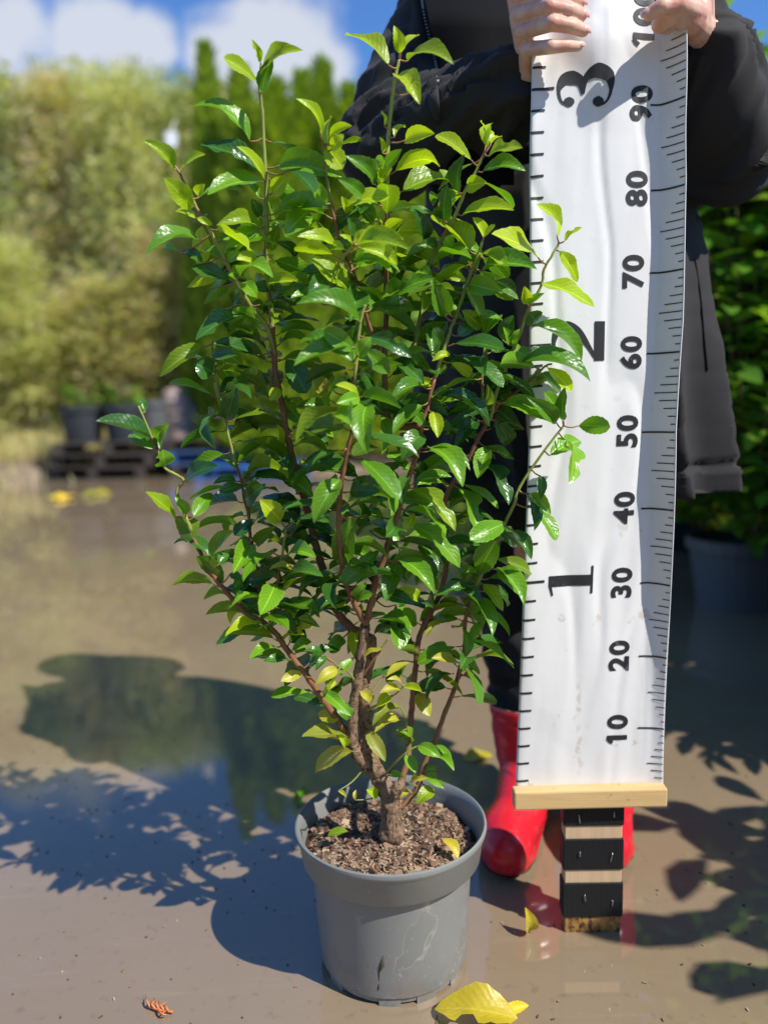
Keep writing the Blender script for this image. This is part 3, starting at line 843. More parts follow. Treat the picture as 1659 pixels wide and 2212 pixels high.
# name: (points (region, x, y, depth offset), start radius, end radius, materials index 0 bark 1 twig 2 shoot)
STEMS = {
 'trunk': ([('Z6', 1010, 1600, 0), ('Z6', 1000, 1480, 0), ('Z6', 930, 1330, .0), ('Z6', 870, 1200, .002), ('Z6', 800, 1040, .004), ('Z6', 790, 900, .006), ('Z6', 785, 650, .010), ('Z6', 800, 420, .014), ('Z6', 835, 250, .016), ('Z6', 850, 110, .016)], .0128, .0066, 0),
 'A': ([('Z6', 830, 1230, -.004), ('Z6', 780, 1170, -.010), ('Z6', 700, 1060, -.016), ('Z6', 680, 930, -.018), ('Z6', 690, 700, -.02), ('Z6', 715, 520, -.022), ('Z6', 745, 330, -.024), ('Z6', 775, 90, -.026), ('Z5', 380, 1920, -.028)], .0072, .0062, 0),
 'H': ([('Z5', 380, 1920, -.028), ('Z5', 320, 1810, -.032), ('Z5', 240, 1640, -.038), ('Z5', 175, 1400, -.046), ('Z5', 150, 1150, -.056), ('Z5', 150, 900, -.064), ('Z5', 180, 650, -.070), ('Z5', 215, 470, -.074), ('Z5', 262, 250, -.078), ('Z2', 690, 2050, -.08), ('Z2', 700, 1800, -.08), ('Z2', 725, 1500, -.08), ('Z2', 750, 1250, -.08), ('Z2', 790, 1100, -.08)], .0038, .0016, 1),
 'G': ([('Z5', 380, 1920, -.028), ('Z5', 430, 1720, -.028), ('Z5', 470, 1520, -.028), ('Z5', 545, 1340, -.028), ('Z5', 580, 1180, -.028), ('Z5', 640, 1010, -.028), ('Z5', 690, 850, -.028), ('Z5', 770, 590, -.026), ('Z5', 840, 390, -.024), ('Z5', 860, 200, -.02), ('Z5', 910, 60, -.018), ('Z3', 270, 1780, -.016), ('Z3', 350, 1530, -.014), ('Z3', 420, 1310, -.012), ('Z3', 470, 1180, -.01), ('Z3', 545, 960, -.01), ('Z3', 600, 800, -.012), ('Z3', 650, 690, -.014), ('Z3', 690, 560, -.016)], .0042, .0016, 1),
 'B': ([('Z6', 850, 110, .016), ('Z5', 280, 1960, .020), ('Z5', 170, 1850, .024), ('Z5', 100, 1720, .026), ('Z4', 1400, 1330, .028), ('Z4', 1330, 1080, .028), ('Z4', 1290, 900, .028), ('Z4', 1210, 620, .028), ('Z4', 1150, 400, .026), ('Z4', 1090, 150, .024), ('R6', 650, 1050, .022), ('R6', 610, 850, .02), ('R6', 600, 720, .02), ('R6', 585, 480, .018), ('R2', 545, 2000, .016), ('R2', 540, 1750, .014), ('R2', 540, 1500, .012), ('R2', 540, 1300, .012), ('R2', 525, 1100, .01), ('R2', 515, 850, .008), ('R2', 495, 650, .006), ('R2', 505, 480, .006)], .0064, .0017, 1),
 'C': ([('Z6', 760, 1130, -.006), ('Z6', 640, 930, -.012), ('Z6', 540, 780, -.016), ('Z6', 420, 620, -.02), ('Z6', 320, 460, -.022), ('Z6', 170, 270, -.024), ('Z6', 60, 110, -.026), ('Z4', 1000, 1860, -.028), ('Z4', 880, 1750, -.03), ('Z4', 760, 1700, -.03), ('Z4', 640, 1580, -.032), ('Z4', 510, 1430, -.034), ('Z4', 400, 1280, -.036), ('Z4', 340, 1150, -.036), ('Z4', 285, 1040, -.036), ('Z4', 220, 850, -.036), ('Z4', 150, 680, -.036), ('Z4', 150, 610, -.036), ('Z4', 200, 540, -.034), ('Z4', 120, 480, -.034), ('Z4', 40, 430, -.034), ('R5', 1020, 1250, -.034), ('R5', 960, 1110, -.034), ('R5', 895, 960, -.034)], .0050, .0012, 1),
 'C1': ([('Z4', 940, 1790, -.03), ('Z4', 960, 1650, -.03), ('Z4', 990, 1480, -.032), ('Z4', 1020, 1330, -.034), ('Z4', 1055, 1120, -.036), ('Z4', 1080, 950, -.038)], .0022, .0014, 1),
 'C2': ([('Z4', 880, 1750, -.03), ('Z4', 865, 1600, -.02), ('Z4', 845, 1420, -.012), ('Z4', 800, 1150, -.006), ('Z4', 770, 1000, -.004), ('Z4', 760, 850, -.002), ('Z4', 720, 700, 0), ('Z4', 700, 560, .002), ('Z4', 650, 400, .004), ('Z4', 590, 180, .006), ('R6', 250, 1250, .008), ('R6', 195, 1000, .008), ('R6', 145, 700, .008), ('R6', 150, 620, .008)], .0024, .0012, 1),
 'D': ([('Z6', 1050, 1450, .01), ('Z6', 1150, 1180, .024), ('Z6', 1165, 1000, .034), ('Z6', 1185, 780, .04), ('Z6', 1205, 520, .044), ('Z6', 1230, 300, .048), ('Z5', 830, 2080, .05), ('Z5', 880, 1920, .05), ('Z5', 990, 1720, .05), ('Z5', 1050, 1540, .048), ('Z5', 1080, 1300, .046), ('Z5', 1040, 1100, .044), ('Z5', 1070, 820, .04), ('Z5', 1160, 650, .036), ('Z5', 1270, 480, .03), ('Z5', 1350, 310, .026), ('Z5', 1420, 190, .022), ('Z5', 1460, 110, .02), ('Z3', 800, 1900, .018), ('Z3', 870, 1700, .016), ('Z3', 940, 1520, .014), ('Z3', 1020, 1330, .012), ('Z3', 1080, 1150, .01), ('Z3', 1200, 930, .008), ('Z3', 1220, 800, .006), ('Z3', 1300, 660, .004), ('Z3', 1350, 570, .004)], .0046, .0014, 1),
 'D1': ([('Z5', 1420, 190, .022), ('Z5', 1395, 100, .018), ('Z3', 695, 1870, .014), ('Z3', 690, 1700, .01), ('Z3', 712, 1450, .008)], .0022, .0014, 2),
 'D2': ([('Z5', 1460, 110, .02), ('Z3', 850, 1940, .022), ('Z3', 1020, 1820, .02), ('Z3', 1130, 1730, .016), ('Z3', 1230, 1630, .012), ('Z3', 1290, 1610, .01)], .0020, .0012, 1),
 'E': ([('Z6', 1090, 1560, .005), ('Z6', 1230, 1400, .012), ('Z6', 1300, 1180, .02), ('Z6', 1380, 1000, .024), ('Z6', 1480, 730, .026), ('Z6', 1560, 530, .026), ('Z6', 1620, 310, .026), ('S3', 60, 960, .026), ('S3', 75, 850, .026), ('S3', 80, 720, .024), ('S3', 110, 600, .02), ('S3', 155, 500, .016), ('S3', 250, 290, .01), ('S3', 335, 110, .006), ('R7', 960, 1990, .002), ('R7', 1030, 1860, 0), ('R7', 1170, 1660, -.004), ('R7', 1310, 1480, -.008)], .0040, .0014, 1),
 'F': ([('Z5', 860, 200, -.02), ('Z2', 1010, 2130, .0), ('Z2', 965, 1900, .008), ('Z2', 960, 1650, .01), ('Z2', 965, 1400, .01), ('Z2', 975, 1150, .01), ('Z2', 970, 900, .008), ('Z2', 975, 600, .006), ('Z2', 980, 300, .004), ('R3', 370, 1480, .002), ('R3', 368, 1250, 0), ('R3', 375, 1000, 0), ('R3', 405, 720, 0), ('R3', 420, 590, 0), ('R3', 455, 440, 0)], .0044, .0018, 1),
 'I': ([('Z3', 110, 1500, .004), ('Z3', 170, 1150, .012), ('Z3', 230, 800, .014), ('Z3', 300, 640, .014), ('R3', 780, 1740, .012), ('R3', 860, 1600, .01), ('R3', 940, 1410, .008), ('R3', 1010, 1280, .006), ('R3', 1080, 1130, .004)], .0032, .0016, 2),
 'J': ([('R6', 605, 720, .02), ('Z1', 1190, 1980, .01), ('Z1', 1060, 1820, .0), ('Z1', 980, 1680, -.008), ('Z1', 900, 1540, -.012), ('Z1', 820, 1390, -.014), ('Z1', 740, 1230, -.016), ('Z1', 690, 1130, -.018), ('Z1', 610, 1000, -.02), ('Z1', 550, 880, -.02), ('Z1', 480, 740, -.022), ('Z1', 430, 640, -.022), ('Z1', 390, 590, -.022)], .0030, .0014, 2),
 'K': ([('Z2', 960, 1650, .01), ('Z2', 800, 1200, -.004), ('Z2', 700, 850, -.01), ('Z2', 580, 560, -.014), ('Z2', 520, 330, -.016), ('Z2', 480, 130, -.018), ('R2', 985, 1280, -.02), ('R2', 965, 1080, -.02)], .0028, .0014, 1),
 'L': ([('Z2', 700, 850, -.01), ('Z2', 560, 760, -.04), ('Z2', 640, 650, -.055), ('Z2', 690, 580, -.06)], .0022, .0014, 2),
 'N': ([('Z6', 950, 1290, 0), ('Z6', 1020, 1200, -.02), ('Z6', 1110, 1110, -.028), ('Z6', 1190, 1050, -.03), ('Z6', 1260, 1020, -.03)], .0016, .0010, 2),
 'O': ([('Z6', 850, 560, .012), ('Z6', 930, 450, .02), ('Z6', 990, 370, .02)], .0014, .0009, 2),
 'Q': ([('Z6', 800, 720, .004), ('Z6', 930, 650, -.006), ('Z6', 1060, 570, -.01), ('Z6', 1130, 500, -.012)], .0016, .0009, 2),
 'T': ([('Z6', 1150, 1000, .03), ('Z6', 1150, 850, .02), ('Z6', 1120, 740, .012), ('Z6', 1095, 690, .01)], .0015, .0009, 2),
 'U': ([('Z6', 720, 520, -.02), ('Z6', 660, 400, -.03), ('Z6', 560, 340, -.036), ('Z6', 520, 300, -.038)], .0014, .0009, 2),
 'W': ([('Z6', 770, 420, -.02), ('Z6', 850, 300, -.024), ('Z6', 930, 190, -.024), ('Z6', 990, 100, -.024)], .0018, .0012, 1),
}
stem_samples = []          # (vx, vy, world point, stem name)
stem_geo = {}
def proj(p):
    d = p - CP
    z = d.dot(CF)
    return VW / 2 + FPX * d.dot(CR) / z, VH / 2 - FPX * d.dot(CU) / z
for nm, (pts, r0, r1, mi) in STEMS.items():
    w = [P(*vp(a, b, c), Y0 + d) for a, b, c, d in pts]
    cur = catmull(w, 6)
    n = len(cur)
    rad = [r0 + (r1 - r0) * (i / (n - 1)) ** .8 for i in range(n)]
    rq = random.Random(hash(nm) % 1000 if False else sum(map(ord, nm)))
    for i in range(1, n - 1):                       # nodes: small swellings and kinks
        if i % 7 == 3 and nm != 'trunk': rad[i] *= 1.10
        cur[i] = cur[i] + rdir(rq) * rad[i] * .16
    stem_geo[nm] = [cur, rad, mi, []]
    for p in cur:
        vx, vy = proj(p)
        stem_samples.append((vx, vy, p, nm))
SS = np.array([(a, b) for a, b, _, _ in stem_samples])

# --- leaf meshes (unit length along x, unit width along y), shared by all leaves
def leaf_mesh(i, arc, fold, wave, obov, notch=None, curl=0.0, rows=14):
    prof = []
    for j in range(rows + 1):
        t = j / rows
        w = (t ** .72) * ((1 - t) ** .86) if not obov else (t ** .95) * ((1 - t) ** .55)
        prof.append((t, max(w, 0.0)))
    mx = max(w for _, w in prof)
    vs, uv = [], []
    cols = (-1, -.5, 0, .5, 1)
    for j, (t, w) in enumerate(prof):
        w = w / mx
        ser = 1 + (.055 if j % 2 else -.02)
        for c in cols:
            ww = w * (ser if abs(c) == 1 else 1)
            if notch and c * notch[2] > .4 and notch[0] < t < notch[1]: ww *= .45
            y = c * .5 * ww
            z = arc * 4 * t * (1 - t) * .25 + fold * abs(c) * w * .5 + wave * abs(c) ** 2 * math.sin(t * 9 + i * 1.7 + (1.3 if c > 0 else 0)) * w - curl * t ** 3 * .3
            x = t + .03 * math.sin(i * 2.1) * c * w
            vs.append((x, y + .05 * math.sin(t * math.pi) * math.sin(i * 1.3), z)); uv.append((t, c))
    fs = []
    nc = len(cols)
    for j in range(rows):
        for c in range(nc - 1):
            a = j * nc + c
            fs.append((a, a + nc, a + nc + 1, a + 1))
    me = mesh_from('leaf', vs, fs, [LM['g']], True, None, uv)
    return me
LEAF = [leaf_mesh(0, .35, .2, .025, False), leaf_mesh(1, .6, .26, .035, False, None, .15), leaf_mesh(2, .22, .14, .045, False), leaf_mesh(3, .5, .34, .03, False, None, .2),
        leaf_mesh(4, .75, .22, .04, False, None, .2), leaf_mesh(5, .22, .14, .02, True), leaf_mesh(6, .4, .2, .05, False, (.45, .7, 1)), leaf_mesh(7, .15, .36, .02, False)]

L_ = {}
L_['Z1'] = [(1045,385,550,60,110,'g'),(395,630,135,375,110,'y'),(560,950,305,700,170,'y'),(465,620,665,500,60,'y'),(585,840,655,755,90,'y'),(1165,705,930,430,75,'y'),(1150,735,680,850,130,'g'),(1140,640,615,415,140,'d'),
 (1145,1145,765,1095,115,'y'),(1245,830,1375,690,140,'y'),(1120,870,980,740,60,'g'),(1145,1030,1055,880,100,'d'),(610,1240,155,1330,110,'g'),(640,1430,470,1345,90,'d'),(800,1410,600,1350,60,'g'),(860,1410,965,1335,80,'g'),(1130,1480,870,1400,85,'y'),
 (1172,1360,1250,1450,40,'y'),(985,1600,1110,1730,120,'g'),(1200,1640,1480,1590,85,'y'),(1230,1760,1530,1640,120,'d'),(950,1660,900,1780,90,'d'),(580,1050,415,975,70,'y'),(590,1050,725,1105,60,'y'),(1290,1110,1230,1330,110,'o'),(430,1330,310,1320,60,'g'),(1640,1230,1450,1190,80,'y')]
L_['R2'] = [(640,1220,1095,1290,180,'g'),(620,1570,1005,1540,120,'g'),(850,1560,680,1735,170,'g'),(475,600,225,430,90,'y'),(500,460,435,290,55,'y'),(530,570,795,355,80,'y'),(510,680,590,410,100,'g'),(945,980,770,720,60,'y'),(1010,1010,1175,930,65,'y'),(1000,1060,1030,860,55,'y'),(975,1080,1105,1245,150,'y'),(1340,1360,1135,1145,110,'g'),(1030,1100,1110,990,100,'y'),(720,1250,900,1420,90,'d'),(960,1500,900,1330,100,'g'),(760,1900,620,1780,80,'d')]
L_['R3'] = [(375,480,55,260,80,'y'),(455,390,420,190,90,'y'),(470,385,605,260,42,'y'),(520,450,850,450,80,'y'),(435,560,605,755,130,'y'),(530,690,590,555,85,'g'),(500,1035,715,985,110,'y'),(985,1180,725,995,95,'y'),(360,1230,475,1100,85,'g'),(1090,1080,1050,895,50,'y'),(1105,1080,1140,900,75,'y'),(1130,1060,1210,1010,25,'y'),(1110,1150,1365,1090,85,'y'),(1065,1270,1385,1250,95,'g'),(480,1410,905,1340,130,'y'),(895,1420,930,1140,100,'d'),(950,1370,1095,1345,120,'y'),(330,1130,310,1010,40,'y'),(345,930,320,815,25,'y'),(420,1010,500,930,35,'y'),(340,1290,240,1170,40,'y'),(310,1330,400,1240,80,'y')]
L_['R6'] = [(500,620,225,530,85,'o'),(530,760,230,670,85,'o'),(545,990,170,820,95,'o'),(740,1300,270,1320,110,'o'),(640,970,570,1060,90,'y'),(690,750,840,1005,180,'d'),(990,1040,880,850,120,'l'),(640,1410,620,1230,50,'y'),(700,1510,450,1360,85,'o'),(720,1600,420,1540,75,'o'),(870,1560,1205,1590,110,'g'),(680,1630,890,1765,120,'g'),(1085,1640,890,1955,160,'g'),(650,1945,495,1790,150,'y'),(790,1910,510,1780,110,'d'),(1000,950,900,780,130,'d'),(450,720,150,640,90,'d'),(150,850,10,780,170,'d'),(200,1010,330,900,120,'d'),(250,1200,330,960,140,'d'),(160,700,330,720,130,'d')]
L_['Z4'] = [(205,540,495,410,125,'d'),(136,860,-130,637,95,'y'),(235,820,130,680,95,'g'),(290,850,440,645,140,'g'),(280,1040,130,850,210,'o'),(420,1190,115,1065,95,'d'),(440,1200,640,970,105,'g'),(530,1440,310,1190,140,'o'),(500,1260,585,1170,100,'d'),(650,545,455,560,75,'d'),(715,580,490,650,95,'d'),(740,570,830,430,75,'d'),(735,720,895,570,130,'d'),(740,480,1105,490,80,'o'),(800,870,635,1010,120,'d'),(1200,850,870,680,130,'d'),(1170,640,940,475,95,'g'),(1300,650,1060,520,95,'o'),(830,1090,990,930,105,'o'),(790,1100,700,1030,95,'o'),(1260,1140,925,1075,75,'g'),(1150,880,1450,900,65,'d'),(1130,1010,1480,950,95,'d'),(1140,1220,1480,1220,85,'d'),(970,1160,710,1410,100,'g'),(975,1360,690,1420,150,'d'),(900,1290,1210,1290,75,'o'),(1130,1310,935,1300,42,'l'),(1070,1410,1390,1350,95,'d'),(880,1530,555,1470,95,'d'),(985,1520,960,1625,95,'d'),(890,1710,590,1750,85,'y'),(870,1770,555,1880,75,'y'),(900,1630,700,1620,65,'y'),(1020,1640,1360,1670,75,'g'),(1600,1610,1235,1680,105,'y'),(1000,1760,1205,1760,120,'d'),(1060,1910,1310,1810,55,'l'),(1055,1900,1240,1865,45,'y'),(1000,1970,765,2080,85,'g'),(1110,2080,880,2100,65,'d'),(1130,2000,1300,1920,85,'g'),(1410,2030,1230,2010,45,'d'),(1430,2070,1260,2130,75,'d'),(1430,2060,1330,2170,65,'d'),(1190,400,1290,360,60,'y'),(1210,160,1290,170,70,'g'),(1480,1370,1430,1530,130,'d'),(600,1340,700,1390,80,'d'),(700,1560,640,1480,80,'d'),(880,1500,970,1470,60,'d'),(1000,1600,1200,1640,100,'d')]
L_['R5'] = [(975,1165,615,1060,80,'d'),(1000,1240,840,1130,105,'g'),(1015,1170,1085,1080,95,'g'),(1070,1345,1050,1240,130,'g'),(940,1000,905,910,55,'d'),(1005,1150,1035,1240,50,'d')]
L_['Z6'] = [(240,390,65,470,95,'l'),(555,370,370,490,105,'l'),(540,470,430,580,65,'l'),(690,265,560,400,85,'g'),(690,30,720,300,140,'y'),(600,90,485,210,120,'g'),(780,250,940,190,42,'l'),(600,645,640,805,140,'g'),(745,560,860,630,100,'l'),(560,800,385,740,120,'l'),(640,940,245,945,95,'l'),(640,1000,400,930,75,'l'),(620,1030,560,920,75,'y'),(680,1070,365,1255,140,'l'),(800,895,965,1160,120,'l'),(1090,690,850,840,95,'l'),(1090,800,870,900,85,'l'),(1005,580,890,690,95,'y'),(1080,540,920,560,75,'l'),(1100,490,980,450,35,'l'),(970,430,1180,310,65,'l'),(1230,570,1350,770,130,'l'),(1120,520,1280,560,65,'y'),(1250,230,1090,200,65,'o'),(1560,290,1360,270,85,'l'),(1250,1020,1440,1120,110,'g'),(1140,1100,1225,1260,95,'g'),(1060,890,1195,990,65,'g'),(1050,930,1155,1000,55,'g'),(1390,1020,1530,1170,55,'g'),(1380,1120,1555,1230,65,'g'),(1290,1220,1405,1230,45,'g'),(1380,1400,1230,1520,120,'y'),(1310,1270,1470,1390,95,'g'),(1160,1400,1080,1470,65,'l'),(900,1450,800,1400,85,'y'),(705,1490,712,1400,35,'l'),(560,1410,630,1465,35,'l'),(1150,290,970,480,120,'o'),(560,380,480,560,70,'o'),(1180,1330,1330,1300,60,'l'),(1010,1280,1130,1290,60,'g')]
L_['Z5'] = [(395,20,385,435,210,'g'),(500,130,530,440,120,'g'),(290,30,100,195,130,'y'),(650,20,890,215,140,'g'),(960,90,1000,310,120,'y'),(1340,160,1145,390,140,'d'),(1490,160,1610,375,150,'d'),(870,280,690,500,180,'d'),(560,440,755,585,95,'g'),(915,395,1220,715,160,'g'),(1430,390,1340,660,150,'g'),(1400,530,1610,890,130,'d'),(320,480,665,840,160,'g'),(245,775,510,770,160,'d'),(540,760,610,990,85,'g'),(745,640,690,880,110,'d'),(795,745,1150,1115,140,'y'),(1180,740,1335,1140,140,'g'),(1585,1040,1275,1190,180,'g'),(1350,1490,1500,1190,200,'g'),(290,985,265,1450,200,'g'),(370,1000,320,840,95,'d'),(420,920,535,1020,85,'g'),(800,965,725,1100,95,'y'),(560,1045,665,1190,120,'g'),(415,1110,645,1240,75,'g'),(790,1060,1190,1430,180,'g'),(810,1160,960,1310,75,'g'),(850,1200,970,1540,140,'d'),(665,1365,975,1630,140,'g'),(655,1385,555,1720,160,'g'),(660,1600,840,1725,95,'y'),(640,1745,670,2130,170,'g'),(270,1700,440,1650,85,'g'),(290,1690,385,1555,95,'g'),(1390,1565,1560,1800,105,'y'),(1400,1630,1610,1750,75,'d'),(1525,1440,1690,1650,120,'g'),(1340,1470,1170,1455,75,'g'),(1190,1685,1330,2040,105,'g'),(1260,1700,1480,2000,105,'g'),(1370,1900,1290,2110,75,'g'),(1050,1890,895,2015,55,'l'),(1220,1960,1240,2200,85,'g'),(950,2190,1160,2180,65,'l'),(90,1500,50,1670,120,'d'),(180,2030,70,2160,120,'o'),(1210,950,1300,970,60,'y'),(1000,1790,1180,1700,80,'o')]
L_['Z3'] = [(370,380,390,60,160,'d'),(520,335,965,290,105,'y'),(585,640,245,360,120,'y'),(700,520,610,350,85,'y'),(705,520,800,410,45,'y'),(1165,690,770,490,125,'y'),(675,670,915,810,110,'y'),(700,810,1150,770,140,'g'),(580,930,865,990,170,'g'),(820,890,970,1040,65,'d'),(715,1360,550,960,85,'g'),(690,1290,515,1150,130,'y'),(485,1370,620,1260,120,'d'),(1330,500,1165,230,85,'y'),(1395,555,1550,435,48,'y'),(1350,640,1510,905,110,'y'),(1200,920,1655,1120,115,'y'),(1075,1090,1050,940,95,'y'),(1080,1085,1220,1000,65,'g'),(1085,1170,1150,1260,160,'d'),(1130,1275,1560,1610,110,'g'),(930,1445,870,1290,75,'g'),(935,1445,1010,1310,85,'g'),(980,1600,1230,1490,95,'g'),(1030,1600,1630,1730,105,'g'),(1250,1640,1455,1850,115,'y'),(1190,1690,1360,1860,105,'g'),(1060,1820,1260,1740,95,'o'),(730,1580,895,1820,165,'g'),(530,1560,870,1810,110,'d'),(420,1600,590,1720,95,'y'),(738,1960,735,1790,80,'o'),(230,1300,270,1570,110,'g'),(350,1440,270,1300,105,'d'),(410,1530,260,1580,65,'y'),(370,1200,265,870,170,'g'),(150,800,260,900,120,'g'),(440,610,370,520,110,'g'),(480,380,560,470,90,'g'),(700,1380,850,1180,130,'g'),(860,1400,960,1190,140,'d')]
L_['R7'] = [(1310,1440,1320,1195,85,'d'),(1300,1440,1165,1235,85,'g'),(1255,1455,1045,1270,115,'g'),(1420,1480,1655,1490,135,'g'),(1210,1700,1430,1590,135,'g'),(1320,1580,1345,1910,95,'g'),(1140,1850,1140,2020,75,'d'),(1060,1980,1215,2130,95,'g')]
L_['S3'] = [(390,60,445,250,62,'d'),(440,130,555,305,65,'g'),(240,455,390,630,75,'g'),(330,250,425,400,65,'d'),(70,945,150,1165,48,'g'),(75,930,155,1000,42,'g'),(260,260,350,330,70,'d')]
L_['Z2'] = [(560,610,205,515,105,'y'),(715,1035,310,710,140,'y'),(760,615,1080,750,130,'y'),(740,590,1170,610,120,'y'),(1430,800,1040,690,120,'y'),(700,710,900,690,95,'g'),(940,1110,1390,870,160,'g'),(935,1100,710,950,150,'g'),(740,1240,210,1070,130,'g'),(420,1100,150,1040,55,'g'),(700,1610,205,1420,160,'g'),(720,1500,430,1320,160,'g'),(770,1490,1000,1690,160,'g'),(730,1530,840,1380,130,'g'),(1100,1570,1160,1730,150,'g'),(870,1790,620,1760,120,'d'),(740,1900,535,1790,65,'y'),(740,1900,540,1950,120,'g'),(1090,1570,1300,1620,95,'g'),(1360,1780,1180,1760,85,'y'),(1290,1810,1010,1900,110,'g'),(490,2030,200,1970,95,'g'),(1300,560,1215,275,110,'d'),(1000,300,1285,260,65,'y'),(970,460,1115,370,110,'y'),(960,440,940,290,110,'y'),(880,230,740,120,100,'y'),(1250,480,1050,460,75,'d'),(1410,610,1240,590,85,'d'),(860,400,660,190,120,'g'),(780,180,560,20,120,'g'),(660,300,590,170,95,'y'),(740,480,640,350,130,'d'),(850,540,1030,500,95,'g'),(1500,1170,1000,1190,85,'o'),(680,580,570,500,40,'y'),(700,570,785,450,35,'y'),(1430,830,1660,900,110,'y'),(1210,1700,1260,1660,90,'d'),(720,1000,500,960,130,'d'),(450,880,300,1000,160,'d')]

leaf_inst = []        # (matrix, mesh index, kind, stem name, size on screen)
rl = random.Random(41)
def place_leaf(b, t, nv, W, kind, mi, stem, size):
    ax = t - b
    L = ax.length
    ax = ax / L
    n = nv - ax * nv.dot(ax)
    n = n.normalized() if n.length > 1e-5 else ax.orthogonal().normalized()
    s = n.cross(ax)
    m = Matrix(((ax.x * L, s.x * W, n.x * L, b.x), (ax.y * L, s.y * W, n.y * L, b.y), (ax.z * L, s.z * W, n.z * L, b.z), (0, 0, 0, 1)))
    leaf_inst.append((m, mi, kind, stem, size))

def petiole(stem, a, b, rad=.0008, mi=3):
    d = b - a
    pts = catmull([a, a.lerp(b, .5) + Vector((0, 0, -.10 * d.length)), b], 3)
    stem_geo[stem][3].append((pts, [rad * (1.4 - .09 * i) for i in range(len(pts))], mi))

UP = Vector((0, 0, 1))
cnt = 0
for reg, lst in L_.items():
    s = REG[reg][2]
    for (bx, by, tx, ty, w, kd) in lst:
        b2, t2 = vp(reg, bx, by), vp(reg, tx, ty)
        wpx = w / s * .69443
        dd = np.hypot(SS[:, 0] - b2[0], SS[:, 1] - b2[1])
        j = int(np.argmin(dd))
        sp, snm = stem_samples[j][2], stem_samples[j][3]
        Yb = sp.y + rl.uniform(-.012, .004)
        if dd[j] > 45: Yb = Y0 + rl.uniform(-.03, .05)
        b = P(*b2, Yb)
        tip0 = P(*t2, Yb)
        La = (tip0 - b).length
        Lt = max(La * 1.02, min(.078, La * rl.uniform(1.08, 1.4)))
        toward = 1 if rl.random() < .78 else -1
        dz = math.sqrt(max(0.0, Lt * Lt - La * La)) * toward
        t = P(*t2, Yb - dz)
        Lt = (t - b).length
        view = (CP - (b + t) / 2).normalized()
        ax = (t - b).normalized()
        vperp = view - ax * view.dot(ax)
        vperp = vperp.normalized()
        side = ax.cross(vperp)
        if side.z < 0: side = -side
        wm = wpx / FPX * (b - CP).dot(CF)
        Wt = max(wm, Lt * rl.uniform(.35, .43))
        a = min(.97, wm / Wt * .98)
        if kd == 'o' and rl.random() < .7:
            nv = -vperp * a + side * math.sqrt(1 - a * a)
        else:
            nv = vperp * a + side * math.sqrt(1 - a * a)
        mi = rl.randrange(8)
        if (reg, bx) in (('Z5', 1585), ('Z5', 1350)): mi = 5
        if (reg, bx) in (('Z5', 790), ('Z5', 1180)): mi = 6
        place_leaf(b, t, nv, Wt, kd, mi, snm, La * wm)
        if dd[j] < 90:
            petiole(snm, sp, b, .0009, 3 if kd not in 'l' else 2)
        cnt += 1
# leaves turned away behind and between the ones above
gold = 2.39996
for nm, (cur, rad, mi_, _) in stem_geo.items():
    if nm in ('trunk', 'A', 'N', 'O', 'Q', 'T', 'U', 'W'): continue
    acc, k_ = 0.0, rl.randrange(9)
    for i in range(1, len(cur) - 2):
        acc += (cur[i] - cur[i - 1]).length
        vx, vy = proj(cur[i])
        if cur[i].z < .36 or acc < (.0062 if vy > 450 else .018): continue
        if nm == 'C' and vx < 470: continue
        if nm == 'E' and vx > 1080: continue
        if nm == 'D' and vx > 1100: continue
        acc = 0.0; k_ += 1
        aa = k_ * gold
        d = Vector((math.cos(aa), math.sin(aa), rl.uniform(-.45, .65)))
        if d.y < -.55 and k_ % 3: d.y = -d.y
        d.normalize()
        L = rl.uniform(.044, .066)
        b = cur[i] + d * .012
        t = b + d * L + Vector((0, 0, -.25 * L))
        tx, ty = proj(t)
        if ty < 300 or (ty < 430 and (tx < 520 or tx > 1050)) or tx < 330 or tx > 1210: continue
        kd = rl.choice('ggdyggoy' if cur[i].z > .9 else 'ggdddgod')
        place_leaf(b, t, (UP + rdir(rl) * .85).normalized(), L * rl.uniform(.34, .44), kd, rl.randrange(8), nm, .0005)
        petiole(nm, cur[i], b, .0008, 3)

